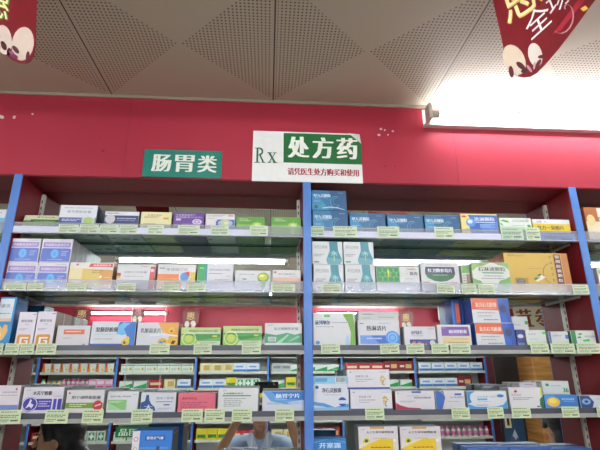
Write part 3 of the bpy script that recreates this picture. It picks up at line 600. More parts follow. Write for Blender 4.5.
def gr2(): return [P([(0, 1), (1, 1), (1, .8), (.3, .74), (0, .6)], '#b4cc80'), R(0, .28, 1, .66, '#3c8a3c'), P([(.4, .28), (1, .28), (1, .5)], '#5ca44c'), P([(.0, .0), (.26, 0), (.44, .3), (.3, .56), (0, .6)], '#8cbc54'), RG(.2, .4, .18, .36, .12, '#d8e0a0'), E(.2, .4, .1, .2, '#bccc58'), T('胃肠安丸双歧杆菌', .2, .76, .92, .88, '#5c6c4c', .002), LN(.5, .12, .92, .22, '#7c9c70', 2, 4), R(.8, .5, .92, .58, '#d0c848')]
B(2, 181.5, 221, 327.5, 'left lime carton', 'green carton with lime circle, left of the two alike', '#c4d0b0', gr2(), '#7c9c60', .07, group='green cartons with lime circles')
B(2, 223.5, 262, 326, 'right lime carton', 'green carton with lime circle, right of the two alike', '#c4d0b0', gr2(), '#7c9c60', .07, group='green cartons with lime circles')
B(2, 265, 302, 323, 'white carton with green waves', 'white carton with green waves and barcode, left of middle post', '#ced2d2',
  [P([(0, .14), (1, .14), (1, .56), (.8, .5), (.6, .58), (.3, .48), (0, .56)], '#4c9c70'), P([(.3, .14), (.6, .5), (.66, .5), (.44, .14)], '#a0d0b0'), P([(.6, .2), (.9, .46), (.96, .4), (.7, .2)], '#88c0a0'), T('复方嗜酸乳杆菌', .24, .7, .9, .82, '#606868', .002), R(.08, .2, .3, .4, '#dcdcdc')]+[R(.1+.03*i, .22, .113+.03*i, .38, '#404448') for i in range(6)]+[LN(.06, .88, .2, .93, '#b06060', 1, 4)], '#a8b4b0', .07)
# ---- third shelf, right bay
B(2, 313, 354.5, 313, 'white carton with green swoosh', 'large white carton with a lime green swoosh on the right', '#cfd0d2',
  [P([(.7, 1), (.96, 1), (1, .6), (1, 0), (.86, 0), (.9, .4), (.84, .7)], '#689c34'), R(.26, .88, .4, .95, '#4cb048'), T('前列地尔', .04, .64, .4, .78, '#34587c', .006), LN(.44, .68, .82, .74, '#8c98a8', 1, 4), LN(.06, .56, .5, .6, GR, 1, 5), E(.1, .1, .05, .06, '#4888c8'), P([(.76, .02), (.86, .02), (.84, .34), (.78, .3)], '#a8c4d8')], '#7c9c58', .07, tilt=0)
B(2, 357.5, 399, 320.5, 'white carton with blue lens', 'white carton with blue band and round blue lens', '#d0d0d4',
  [R(.04, .08, 1, .42, '#3c6cc0'), P([(.04, .08), (.5, .08), (.3, .42), (.04, .42)], '#6c94d8'), E(.82, .32, .17, .28, '#4c8cd4'), RG(.82, .32, .12, .2, .2, '#8cbce8'), E(.82, .32, .06, .1, '#6cace4'), T('热淋清片', .2, .6, .68, .8, '#2c2c34', .004), LN(.04, .86, .14, .92, '#404040', 1, 3), LN(.5, .88, .8, .92, GR, 1, 3), LN(.2, .24, .56, .34, '#c4d4ec', 1, 4)], '#a4a4a8', .06)
B(2, 358, 398, 311.5, 'pale carton behind the lens carton', 'pale carton standing taller behind the blue lens carton', '#c8c8c4', [LN(.1, .9, .4, .95, '#787878', 1, 3), LN(.5, .82, .9, .86, GR, 1, 4), LN(.1, .8, .3, .84, GR, 1, 4)], None, .05, yf=.09)
B(2, 403.5, 435, 326.5, 'low white carton with navy base', 'low white carton with navy base and orange shapes', '#cecdd2',
  [R(.16, .0, 1, .34, '#2c3c88'), T('前列康片', .22, .6, .58, .8, '#44486c', .004), LN(.22, .5, .6, .55, '#6878a8', 1, 4), P([(.2, .04), (.3, .08), (.36, .22), (.26, .26)], '#d87c3c'), P([(.38, .04), (.5, .02), (.52, .2), (.42, .24)], '#d87c3c'), P([(.6, .02), (.7, .04), (.68, .2)], '#c86c3c'), E(.88, .16, .09, .14, '#c8ccb8'), LN(.76, .86, .96, .92, GR, 1, 4)], '#b0acac', .06)
B(2, 436.5, 470, 324.8, 'purple and cream carton', 'white carton with purple title panel over cream', '#d2d0d2',
  [P([(.12, .48), (.96, .48), (.94, .92), (.12, .92)], '#6c4c94'), P([(.14, .06), (.96, .06), (.96, .44), (.14, .44)], '#dcc894'), T('癃闭舒胶囊', .34, .6, .88, .78, '#e0d4e8', .006), LN(.34, .52, .8, .56, '#b8a0cc', 1, 3), LN(.14, .84, .26, .88, '#c8b8dc', 1, 3), LN(.4, .3, .9, .36, '#a08c5c', 1, 5), LN(.3, .14, .9, .2, '#a08c5c', 1, 5)], '#b0a8b4', .06)
def ob(): return [P([(0, .55), (.75, .5), (.75, 1), (0, 1)], '#cf5a34'), P([(.73, 0), (1, 0), (1, 1), (.69, 1)], '#2c5cb8'), P([(.9, 0), (1, 0), (1, 1), (.86, 1)], '#2048a0'), E(.84, .58, .13, .22, '#1c3468'), RG(.84, .58, .12, .2, .14, '#3c64a8'), T('复方石韦胶囊', .1, .64, .66, .84, '#ecd4c4', .005), LN(.12, .36, .6, .44, GR, 1, 3), LN(.12, .24, .5, .3, GR, 1, 5), LN(.28, .08, .66, .15, '#585860', 1, 6), LN(.14, .56, .64, .6, '#e0a890', 1, 3)]
og = 'orange and blue capsule cartons'
B(2, 474.5, 513.5, 323, 'lower orange and blue carton', 'orange, white and blue carton with dark disc, lower of two', '#d0d0d2', ob(), '#2454ac', .07, group=og)
B(2, 470.5, 508, 298.5, 'upper orange and blue carton', 'orange, white and blue carton with dark disc, upper of two', '#d0d0d2', ob(), '#2454ac', .07, on='lower orange and blue carton', group=og)
B(2, 450, 458.5, 299, 'tall blue carton end', 'tall glossy blue carton end with orange, behind the purple carton', '#2858a8', [R(.5, .5, 1, .9, '#cf5a34'), R(.55, 0, 1, .45, '#c8ccd4'), R(.1, 0, .25, 1, '#4c80cc')], None, .06, yf=.085)
B(2, 459.5, 468.5, 298.5, 'second blue carton end', 'tall glossy blue carton end, touching the orange stack', '#2858a8', [R(0, 0, .4, 1, '#1c4494'), R(.5, 0, .66, 1, '#5c90d4')], None, .06, yf=.085)
B(2, 511, 527, 316.5, 'pale carton behind navy', 'pale carton with a green dot standing behind the navy one', '#c4c6c4', [R(.8, .74, 1, .86, '#3c9c4c'), LN(.1, .7, .5, .75, GR, 1, 4)], None, .05, yf=.08)
B(2, 515.5, 523.5, 329.5, 'navy carton with white oval', 'small navy carton with a white oval', '#2a3c78', [E(.5, .6, .4, .12, '#c8ccd8'), R(0, 0, 1, .2, '#5c74a8')], None, .06, yf=.014)
B(2, 525, 545, 330, 'white carton with green corner', 'plain white carton with a green square at its top right', '#ced2d0', [R(.84, .74, 1, .92, '#44a850'), T('金钱草', .12, .7, .5, .8, '#787c84'), LN(.12, .4, .6, .46, GR, 1, 3), R(0, .0, 1, .3, '#c4d4a8')], '#a8b0a8', .06)
B(2, 548, 567.5, 331.5, 'white carton with blue corner', 'small white carton with a blue square and navy left edge', '#ced0d2', [R(0, 0, .1, 1, '#3c5c9c'), R(.84, .5, 1, .78, '#3c70b8'), T('尿感宁', .2, .66, .66, .78, '#6c6c90'), R(.1, 0, 1, .3, '#c4d4a8')], '#a8b0b8', .06)
B(2, 570, 599, 330.5, 'white carton with green squares', 'white carton scattered with green squares, at the right post', '#cdd2ce', [R(0, 0, .16, 1, '#2c8048'), P([(.24, .8), (.36, .86), (.4, .76), (.28, .7)], '#4ca048'), P([(.2, .6), (.32, .64), (.34, .52), (.22, .5)], '#3c9448'), P([(.36, .4), (.6, .46), (.62, .3), (.4, .28)], '#44c040'), T('银花泌炎灵', .46, .56, .94, .68, '#6c7078')], '#2c7040', .07)
# ---- fourth shelf, left bay
B(3, -8, 21.5, 385.5, 'white carton with lilac base', 'white carton with a lilac base, at the left picture edge', '#d2ccd2', [R(0, .08, 1, .32, '#7c88c0'), LN(.4, .74, .9, .8, '#8c8488', 1, 4), R(.84, .84, .9, .92, '#b03c48'), LN(.2, .64, .94, .68, GR, 1, 4)], '#b8b0b4', .06)
B(3, 24.5, 64.5, 387, 'white carton with purple round badge', 'white carton with purple blocks and a round white figure', '#d2ced6',
  [R(.2, .14, .74, .56, '#40389a'), R(.78, .14, .86, .56, '#40389a'), R(.89, .14, .99, .56, '#40389a'), E(.2, .36, .2, .28, '#40389a'), RG(.2, .36, .19, .265, .1, '#dcd8e4'), P([(.1, .2), (.16, .36), (.2, .56), (.24, .5), (.22, .4), (.3, .34), (.26, .2), (.2, .28)], '#dcd8e4'), T('木苏宁胶囊', .24, .7, .72, .86, '#2c2c34', .003), LN(.42, .24, .72, .5, '#b8b4d8', 3, 5), LN(.78, .64, .98, .68, GR, 1, 4), LN(.06, .86, .16, .9, GR, 1, 4)], '#b0acb4', .06)
B(3, 67.5, 105, 390, 'white carton with olive band and red seal', 'white carton with olive band and tilted red seal', '#d0ccce',
  [R(0, .22, 1, .46, '#6c8c2c'), E(.86, .34, .13, .22, '#b8303c'), P([(.78, .28), (.94, .36), (.94, .42), (.78, .34)], '#dcb8b4'), T('胆宁通降脂胶囊', .14, .62, .92, .76, '#38343c', .003), LN(.1, .26, .56, .42, '#c8d4a0', 2, 5), E(.07, .88, .03, .04, '#b84048')], '#b0acac', .06)
B(3, 108, 139, 391.5, 'white carton with green square', 'white carton with a large soft green square', '#d0d2d4',
  [R(.04, .14, .64, .62, '#7cb470'), P([(.04, .14), (.5, .14), (.04, .5)], '#9cc890'), T('双歧杆菌三联活菌', .08, .74, .76, .82, '#58606c', .002), LN(.08, .48, .5, .58, '#d4e8cc', 2, 4), LN(.8, .84, .96, .88, GR, 1, 4)], '#a4a8a8', .06)
B(3, 141.5, 176.5, 392.5, 'white carton with blue splash', 'white carton with a dark blue splash shape', '#cccfd6',
  [P([(0, .1), (.44, .1), (.4, .3), (.3, .44), (.24, .64), (.22, .9), (.14, .9), (.12, .6), (0, .5)], '#2c4c88'), T('大', .12, .14, .34, .4, '#ccd4e4', .01), T('肠炎宁胶囊', .44, .66, .94, .8, '#9094a0', .003), R(.44, .52, .92, .57, '#8c8c90'), R(.66, .36, .84, .42, '#3c4c8c'), LN(.5, .16, .9, .24, GR, 2, 4)], '#a8acb4', .06)
B(3, 178.5, 216, 393, 'pink carton', 'coral pink carton with dark red lettering', '#cf6476',
  [T('香砂养胃丸', .1, .66, .5, .8, '#9c2c44', .004), LN(.08, .1, .8, .56, '#b0485c', 4, 5), R(0, 0, 1, .07, '#d88c98')], '#8c7c80', .06)
B(3, 218.5, 258.5, 388, 'white carton with green rule', 'large white carton with a thin dark green rule', '#d2d4d4',
  [R(.1, .66, .82, .7, '#2c6850'), T('人参健脾丸复方', .12, .74, .62, .82, '#505c58', .003), LN(.14, .2, .7, .6, '#9ca09c', 5, 6), LN(.1, .88, .2, .92, GR, 1, 4)], '#a8a8a8', .06)
B(3, 262.5, 304, 391, 'sky blue carton', 'sky blue carton with white characters beside the middle post', '#ccd2dc',
  [P([(0, 1), (1, 1), (1, .3), (.6, .34), (.2, .5)], '#5c9cd4'), P([(.2, 1), (1, 1), (1, .56), (.6, .6), (.34, .74)], '#2c70bc'), P([(.6, .46), (1, .56), (1, .3), (.64, .32)], '#b4c8e0'), T('肠胃宁片', .32, .66, .9, .88, '#e0e8f0', .005), LN(.3, .56, .6, .6, '#b8d0e8', 1, 4), LN(.1, .34, .9, .44, '#7c94b4', 2, 5)], '#20406c', .06)
# ---- fourth shelf, right bay
B(3, 313, 348, 376, 'white carton with cyan top', 'white carton with cyan top strip, barcode and blue wave', '#cfd4dc',
  [R(0, .78, 1, 1, '#8cc0dc'), R(.06, .84, .4, .95, '#5c98c4'), R(.64, .8, .94, .98, '#dce4e8')]+[R(.66+.035*i, .82, .68+.035*i, .97, '#485058') for i in range(8)]+
  [P([(0, .16), (0, .26), (.3, .22), (.6, .1), (1, .2), (1, .1), (.6, .04), (.3, .12)], '#4c90cc'), R(0, 0, 1, .1, '#88b8dc'), T('净石灵胶囊', .24, .52, .8, .66, '#3c4468', .004), E(.82, .26, .12, .13, '#2c4c98'), R(.7, .2, .94, .3, '#c8d4e8'), E(.1, .68, .05, .05, '#3c4c88'), LN(.3, .44, .8, .47, GR, 1, 3), LN(.5, .72, .9, .75, '#b8d0e0', 1, 3)], '#b0b8c4', .065)
def fl(): return [R(0, .0, 1, .09, '#2c4494'), T('丽珠胃三联', .2, .6, .5, .72, '#606474'), LN(.2, .46, .6, .54, GR, 1, 4), LN(.2, .36, .46, .42, GR, 1, 3), E(.08, .88, .02, .03, '#4c5c98'), LN(.76, .86, .94, .9, GR, 1, 4)]+[E(.84+.05*math.cos(a), .52+.1*math.sin(a), .028, .05, '#d4b45c') for a in (0, 1.3, 2.5, 3.8, 5)]+[P([(.84, .46), (.86, .46), (.84, .2), (.82, .2)], '#8c8c4c'), E(.82, .66, .02, .05, '#d8bc6c'), E(.8, .34, .02, .04, '#c8a85c'), E(.86, .22, .02, .04, '#c8a85c')]
fg = 'white cartons with a yellow flower'
B(3, 350, 391.5, 389.5, 'lower flower carton', 'white carton with yellow flower and blue base, lower of two', '#d4d2d8', fl(), '#b0b0b8', .065, group=fg)
B(3, 346.5, 389, 369.5, 'upper flower carton', 'white carton with yellow flower and blue base, upper of two', '#d4d2d8', fl(), '#b0b0b8', .065, on='lower flower carton', group=fg)
B(3, 395, 434, 391, 'white carton with crimson swoosh', 'white carton with crimson swoosh and small blue tab', '#d0cdd2',
  [P([(0, 0), (.9, 0), (.6, .1), (.3, .14), (.1, .26), (0, .4)], '#a83448'), R(.42, .9, .66, 1, '#3c6cb4'), T('阿莫西林胶囊', .48, .6, .9, .7, '#505060', .002), LN(.3, .72, .6, .78, GR, 1, 4), LN(.1, .4, .5, .5, GR, 2, 4), E(.06, .9, .02, .03, '#c04848')], '#a8343c', .06)
B(3, 435, 464, 390.5, 'white carton with blue arc', 'white carton with a blue arc and orange rim', '#ceccd2',
  [P([(0, 0), (.12, 0), (.26, .3), (.32, .6), (.28, 1), (0, 1)], '#3060ac'), RG(0, .5, .36, .56, .05, '#d89838', -80, 80), T('头孢克肟', .5, .6, .96, .7, '#4c4c5c'), R(.66, .76, .9, .86, '#3c5ca4'), LN(.4, .4, .8, .46, GR, 1, 4)], '#a8b0bc', .06)
B(3, 466.5, 506, 391, 'white carton framed in bright blue', 'white carton framed by curved bright blue corners', '#d2d4d8',
  [P([(0, .3), (0, 1), (.2, 1), (.08, .84), (.06, .6), (.1, .4)], '#3c8cc8'), P([(0, 0), (1, 0), (1, .5), (.9, .26), (.7, .14), (.2, .14), (0, .3)], '#4898d0'), T('克拉霉素分散片', .24, .66, .74, .74, '#7c8490'), R(.24, .5, .5, .6, '#5cacdc'), E(.84, .74, .09, .09, '#2c7cc0'), LN(.24, .4, .6, .44, GR, 1, 3), LN(.2, .2, .5, .26, '#48607c', 1, 3)], '#a8bcc8', .06)
B(3, 480, 507, 384.5, 'dark carton behind', 'dark grey carton behind the bright blue framed one', '#4a4c54', [R(.1, .86, .5, .96, '#787c84'), P([(.3, .84), (.6, .98), (.9, .84)], '#34363c')], None, .05, yf=.085)
B(3, 508, 541.5, 387.5, 'white carton with green edge', 'white carton with red mark and dark green half disc', '#d4d2d4',
  [P([(1, 0), (.96, 0), (.88, .2), (.9, .46), (1, .6)], '#2c6c44'), R(.94, .6, 1, 1, '#ccd050'), T('罗红霉素', .06, .62, .36, .7, '#a05868'), P([(.14, .82), (.2, .92), (.26, .82), (.2, .76)], '#c03c4c'), LN(.1, .4, .7, .56, GR, 2, 4), R(.78, .08, .88, .14, '#606068')], '#b0b4ac', .06)
B(3, 519, 536, 382.5, 'pale pinkish carton behind', 'pale pinkish carton top showing behind the green-edged one', '#c8c0c6', [LN(.3, .9, .8, .95, '#606068', 1, 4)], None, .05, yf=.085)
B(3, 541.5, 568, 381, 'white carton with green numerals', 'white carton with green mark behind the yellow ball carton', '#ced2d0', [T('36', .76, .56, .96, .74, '#2c7c4c', .01), E(.18, .86, .07, .06, '#3c8c5c'), LN(.3, .8, .7, .84, GR, 1, 4)], None, .05, yf=.085)
B(3, 543.5, 577, 395, 'blue carton with yellow ball', 'blue carton with a big yellow ball', '#3878bc',
  [P([(0, 0), (.5, 0), (.3, 1), (0, 1)], '#5490cc'), E(.26, .5, .2, .36, '#dcb440'), E(.24, .58, .12, .2, '#e8cc68'), T('维生素软胶囊', .52, .66, .9, .76, '#b8d0e8', .002), LN(.56, .5, .9, .58, '#94b8dc', 1, 4), R(.4, 0, 1, .16, '#84b4a0')], '#2c5c94', .06)
B(3, 579, 602, 395.5, 'navy eyed carton', 'white carton with a navy eye shape, right edge', '#c8ccd4', [P([(0, 0), (.4, 0), (.6, .5), (.4, 1), (0, 1)], '#2c4478'), E(.26, .54, .2, .24, '#7ca0cc'), E(.26, .54, .08, .1, '#20305c'), LN(.7, .7, .96, .76, GR, 1, 4)], '#2c4478', .06)
# ---- lowest shelf, only its tops reach into the picture
B(4, 133, 173, 430.5, 'deep blue carton', 'blue carton with white left edge on the lowest shelf', '#2f74c4',
  [R(0, 0, .18, 1, '#d4d4d8'), RG(.09, .86, .06, .04, .3, '#c04848'), R(.32, .84, .82, .92, '#2c4c94'), T('藿香正气液', .36, .855, .78, .905, '#dce4f0', .004), LN(.2, .6, .9, .74, '#5c90d0', 2, 4), R(.62, .5, .7, .74, '#284078'), RG(.09, .7, .05, .04, .4, '#c8b48c')], '#3c3c44', .1, n=1, yf=.0)
B(4, 313, 346, 438.5, 'blue arched carton', 'blue arched display carton with white characters, lowest shelf', '#2c78b8', [P([(0, .9), (.5, 1), (1, .9), (1, .94), (.5, 1.0), (0, .94)], '#4c98d0'), T('开塞露', .18, .8, .85, .92, '#c8e0f0', .005), LN(.1, .6, .9, .76, '#88b8dc', 2, 4)], '#20588c', .05)
def yw(): return [R(.3, .965, .66, 1, '#c08c3c'), T('人工牛黄甲硝唑胶囊', .2, .885, .9, .925, '#34343a', .003), LN(.06, .95, .16, .965, '#b05050', 1, 4), E(.19, .75, .085, .055, '#d4c82c'), E(.19, .755, .04, .03, '#3c5c20'), P([(0, .62), (.56, .79), (.86, .79), (.86, .3), (0, .3)], '#dcbc20'), P([(0, .66), (.06, .7), (.6, .81), (.56, .79)], '#e8dca0'), LN(.36, .79, .7, .81, '#c09070', 1, 4), R(.88, .4, .95, .8, '#d8d0b8'), E(.91, .76, .04, .025, '#e8e4d4'), LN(.3, .62, .8, .66, '#a05038', 1, 5), R(0, 0, 1, .3, '#d8c888')]
yg = 'white and yellow capsule cartons on the lowest shelf'
B(4, 358, 397.5, 426.5, 'left yellow capsule carton', 'tall white and yellow carton, left of the lowest shelf pair', '#d0ccd0', yw(), '#88847c', .035, group=yg, n=2, lab2='white and yellow carton behind the left of the pair')
B(4, 399.5, 440, 426.5, 'right yellow capsule carton', 'tall white and yellow carton, right of the lowest shelf pair', '#d0ccd0', yw(), '#88847c', .035, group=yg, n=2, lab2='white and yellow carton behind the right of the pair')
B(4, 466, 508, 447, 'left low blue carton', 'blue carton top on the lowest shelf, below the bright blue frame', '#3c64b0', [LN(.1, .5, .9, .8, '#a0b8e0', 3, 4)], None, .05, yf=.085)
B(4, 509, 552, 447, 'middle low blue carton', 'blue carton top on the lowest shelf, below the green-edged carton', '#3c64b0', [LN(.1, .5, .9, .8, '#a0b8e0', 3, 4)], None, .05, yf=.085)
B(4, 553, 592, 448.5, 'right low blue carton', 'blue carton top on the lowest shelf, below the yellow ball', '#3c64b0', [LN(.1, .5, .9, .8, '#a0b8e0', 3, 4)], None, .05, yf=.085)
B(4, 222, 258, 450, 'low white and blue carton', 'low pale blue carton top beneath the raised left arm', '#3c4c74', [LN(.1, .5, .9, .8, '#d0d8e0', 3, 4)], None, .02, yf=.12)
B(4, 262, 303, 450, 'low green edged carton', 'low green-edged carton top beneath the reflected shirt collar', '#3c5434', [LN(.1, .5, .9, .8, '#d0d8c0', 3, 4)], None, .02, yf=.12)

# ------------------------------------------------------------------ price tags in the rails
def tag_mesh(k, w_, h, col='#bccfa0'):
    b = MB(); rn = random.Random(k)
    b.box(-w_/2, w_/2, -.0003, .0003, 0, h, mat(col, .5, 0, .04, 30))
    it = [LN(.08, .78, .8, .92, '#6f7c5c', 1, k), R(.04, .70, .96, .715, '#8fa07c'), LN(.08, .42, .92, .66, '#5f6c50', 2, k+1), LN(.08, .1, .5, .34, '#6f7c5c', 2, k+2), LN(.56, .12, .9, .34, '#3c4634', 1, k+3), R(.04, .38, .96, .39, '#8fa07c')]
    draw(b, it, lambda u, v, q: (-w_/2+w_*u, -.0004-.0001*q, h*v)); return b
TAGS = [
 [(59, 79), (80, 99), (100, 119), (120, 138), (148, 164), (178, 200), (211, 229), (250, 268), (311, 324), (333, 357), (377, 399), (434, 453), (500, 522), (525, 539)],
 [(5, 27), (28, 44), (67, 87), (117, 136), (163, 180), (188, 206), (271, 295), (322, 341), (436, 454), (461, 476), (478, 494), (572, 588)],
 [(-6, 4), (6, 20), (21, 35), (37, 57), (150, 170), (194, 212), (242, 261), (321, 340), (380, 399), (406, 424), (431, 448), (450, 470), (530, 548), (550, 574), (576, 600)],
 [(0, 22), (46, 69), (83, 104), (132, 153), (182, 203), (205, 225), (232, 252), (275, 294), (365, 384), (451, 469), (487, 503), (511, 530), (561, 578), (596, 612)]]
YTOP = [lambda x: 224+4*x/600, lambda x: 283+2*x/600, lambda x: 343.5, lambda x: 410-3.5*x/600]
used = {}
for r, row in enumerate(TAGS):
    for i, (x0, x1) in enumerate(row):
        y = YTOP[r]((x0+x1)/2); yf = -.0040 if r < 2 else -.0085
        A_, C_ = at(x0, y, yf), at(x1, y, yf)
        w_ = C_.x-A_.x; z0 = EYE+SH[r]+(.0012 if r < 2 else 0.0002); h = (A_.z+C_.z)/2-z0
        col = ['#c8d6b8', '#c6d2b0', '#c6d2b0', '#c6d4ac'][r]
        if r == 0 and i in (8, 12): col = '#b4ccb4'
        o = tag_mesh(r*31+i, w_, h, col).build('price_tag'); o.location = ((A_.x+C_.x)/2, yf, z0)
        o.rotation_euler = (0, math.radians(random.uniform(-1, 1)*(1.2 if r else .4)+(4 if (r, i) == (1, 8) else 0)), 0)
        near = min((q for q in BOXES if q[0] == r and q[3].location.y < .07), key=lambda q: abs(q[1]-(x0+x1)/2))[2]
        used.setdefault((r, near), []).append((o, x0))
for (r, near), L_ in used.items():
    for k, (o, x) in enumerate(L_):
        nm = near.replace('carton ', 'carton ')
        pre = '' if len(L_) == 1 else (['left ', 'right '] if len(L_) == 2 else ['left ', 'middle ', 'right '])[k]
        tag(o, pre+'pale green price tag below the '+near, 'price tag', 'price tags on the %s rail' % ROWN[r])
o = tag_mesh(400, at(575, 236, -.004).x-at(541, 236, -.004).x, .026, '#7c88b8').build('price_tag'); p = at(558, 236, -.0040); o.location = (p.x, -.0040, EYE+SH[0]+.001)
tag(o, 'bluish price strip below the flat yellow carton, top shelf', 'price tag', 'price tags on the top shelf rail')

# ------------------------------------------------------------------ the shop behind, seen in the mirror
PX = [mat_(q, 380, YO).x for q in (116, 196, 269, 343, 417)]
step = (PX[-1]-PX[0])/4
POST = [PX[0]-2*step, PX[0]-step]+PX+[PX[-1]+step]
FS = [.47, .25, .02, -.21, -.44, -.67, -.92]
M_BACK = mat('#ccd4d4', .5, 0, .05, 5, name='pale_backboard'); M_FSH = mat('#d0d4d2', .4, 0, .05, 9, name='pale_shelf_board')
ord_ = ['first', 'second', 'third', 'fourth', 'fifth', 'sixth', 'seventh']
for i in range(len(POST)-1):
    x0, x1 = POST[i], POST[i+1]; c = (x0+x1)/2; hw = (x1-x0)/2
    o = thing('wall_shelving', 'reflected stocked shelving bay, %s between blue posts from the left' % ord_[i], 'shelving', (c, YO, 0))
    box_obj('back_board', -hw+.02, hw-.02, -.32, -.31, .1, EYE+.655, M_BACK, o)
    box_obj('top_panel', -hw+.02, hw-.02, -.309, -.012, EYE+.60, EYE+.655, M_FASCIA, o)
    for s in ((-hw, hw-.03) if i == 0 else (hw-.03,)):
        box_obj('post', s, s+.03, -.03, 0, .0, EYE+.655, M_BLUE, o, .002)
        box_obj('side_panel', s+.006, s+.024, -.30, -.031, .1, EYE+.655, M_PANEL, o)
    for z in FS:
        b = MB(); b.box(-hw+.031, hw-.031, -.305, -.006, EYE+z-.018, EYE+z, M_FSH); sh = b.build('shelf', o)
        b = MB(); b.box(-hw+.031, hw-.031, -.0055, -.002, EYE+z-.03, EYE+z+.006, mat('#c8ccc0', .4)); b.build('price_rail', sh)
    box_obj('plinth', -hw+.031, hw-.031, -.3, -.02, 0, .1, M_WHITE, o)

def far_box(w_, d, h, base, des, side=None): return carton_mesh(w_, d, h, base, des, side)
def bottle(h, r, glass, cap, lab):
    b = MB(); b.ring([(r*.9, 0), (r, .004), (r, h*.66), (r*.5, h*.76), (r*.48, h*.82)], mat(glass, .2), n=14)
    b.ring([(r*1.01, h*.12), (r*1.01, h*.56)], carton(lab), n=14, cap=False); return b
DES = {
 'white carton with orange corner': lambda: far_box(.105, .08, .085, '#d8d8d4', [P([(.6, 0), (1, 0), (1, 1), (.78, 1)], '#d88c2c'), P([(.84, .4), (1, .4), (1, 1), (.84, 1)], '#c0402c'), E(.3, .3, .12, .16, '#d8b440')]),
 'white carton with blue zigzag': lambda: far_box(.17, .08, .085, '#d8dce0', [P([(0, 0), (.25, .8), (.5, .1), (.75, .8), (1, 0)], '#3c68b4')]),
 'white carton with round label': lambda: far_box(.15, .08, .08, '#d4dad0', [E(.2, .4, .1, .2, '#b8a040'), R(.0, .76, 1, .9, '#7c9c7c'), R(.4, .2, .9, .5, '#b8c4b8')]),
 'pink carton': lambda: far_box(.1, .08, .09, '#d49cb8', [R(.1, .5, .9, .8, '#e4d0dc'), R(.1, .1, .9, .3, '#b04880')]),
 'green and white carton': lambda: far_box(.16, .08, .07, '#d4dcd4', [P([(0, 0), (1, 0), (1, .2), (0, .7)], '#2c9454')]),
 'crimson carton': lambda: far_box(.17, .09, .08, '#a82838', [R(.1, .4, .9, .7, '#dcc8a0')]),
 'cream carton': lambda: far_box(.14, .08, .085, '#d8ccA0'.lower(), [R(.1, .2, .7, .8, '#b89c60')]),
 'blue and white carton': lambda: far_box(.17, .09, .085, '#d4dae4', [R(0, 0, 1, .3, '#3c70b8'), R(.2, .5, .8, .7, '#7c98c8')]),
 'yellow carton': lambda: far_box(.13, .08, .1, '#d8c430', [R(.1, .2, .9, .5, '#3c7c3c')]),
 'green cross carton': lambda: far_box(.1, .08, .09, '#d8dcd8', [R(.15, .1, .85, .9, '#2c8c58'), R(.4, .2, .6, .8, '#dce4dc'), R(.22, .4, .78, .6, '#dce4dc')]),
 'grey carton': lambda: far_box(.12, .08, .08, '#b0b4b4', [R(.1, .4, .9, .7, '#787c88')]),
 'white bottle with pink cap': lambda: bottle(.11, .026, '#d8d4d4', 0, '#c86c94'),
 'white bottle with green cap': lambda: bottle(.11, .026, '#dcdcd4', 0, '#4c9c4c'),
 'brown bottle': lambda: bottle(.12, .028, '#5c3018', 0, '#d8d0b8'),
 'white jar with yellow cap': lambda: bottle(.09, .03, '#dcdcd8', 0, '#d8b830'),
 'dark red carton': lambda: far_box(.2, .09, .1, '#7c1c24', [R(.1, .3, .5, .7, '#c8a868'), R(.6, .4, .9, .6, '#dcc8b8')]),
}
CAPS = {'white bottle with pink cap': '#c84c88', 'white bottle with green cap': '#3c9c4c', 'brown bottle': '#d8d8d4', 'white jar with yellow cap': '#d8b430'}
PROTO = {}
def proto(k):
    if k not in PROTO:
        b = DES[k](); isb = k in CAPS
        if isb:
            h = .12 if k == 'brown bottle' else (.09 if 'jar' in k else .11); r = .017
            b.ring([(r, h*.8), (r, h)], mat(CAPS[k], .4), n=14)
        me = b.build('medicine_bottle' if isb else 'medicine_box'); PROTO[k] = me.data; w_ = max(v.co.x for v in me.data.vertices)*2
        me.data['w'] = w_; bpy.data.objects.remove(me)
    return PROTO[k]
PLAN = {  # tier index -> per bay list of (kind, how many)
 2: [[('grey carton', 6)], [('white carton with orange corner', 8)], [('white carton with round label', 6)], [('cream carton', 3), ('blue and white carton', 3)], [('grey carton', 2), ('green and white carton', 4)], [('crimson carton', 3), ('dark red carton', 2)], [('blue and white carton', 5)]],
 3: [[('cream carton', 5)], [('white bottle with green cap', 1), ('white jar with yellow cap', 3), ('white bottle with pink cap', 6), ('pink carton', 4)], [('green and white carton', 2), ('crimson carton', 1), ('cream carton', 1), ('blue and white carton', 1)], [('blue and white carton', 2), ('yellow carton', 1), ('green cross carton', 3), ('crimson carton', 1)], [('green and white carton', 1), ('yellow carton', 1), ('grey carton', 4)], [('pink carton', 3), ('green and white carton', 3)], [('blue and white carton', 3), ('dark red carton', 2)]],
 4: [[('grey carton', 4)], [('pink carton', 5), ('crimson carton', 2)], [('green and white carton', 3), ('crimson carton', 1), ('white carton with round label', 1)], [('cream carton', 3), ('yellow carton', 3)], [('green cross carton', 4), ('crimson carton', 2)], [('dark red carton', 4)], [('dark red carton', 4)]],
 5: [[('grey carton', 4)], [('cream carton', 2), ('crimson carton', 4)], [('white bottle with pink cap', 7), ('yellow carton', 4)], [('yellow carton', 3), ('crimson carton', 3)], [('dark red carton', 4), ('cream carton', 1)], [('dark red carton', 4)], [('dark red carton', 3), ('white bottle with pink cap', 6)]],
 6: [[('grey carton', 4)], [('crimson carton', 3), ('green cross carton', 3)], [('white carton with round label', 2), ('white bottle with pink cap', 4), ('cream carton', 2)], [('yellow carton', 3), ('crimson carton', 3)], [('cream carton', 3), ('dark red carton', 2)], [('grey carton', 3), ('dark red carton', 2)], [('white bottle with pink cap', 12)]],
}
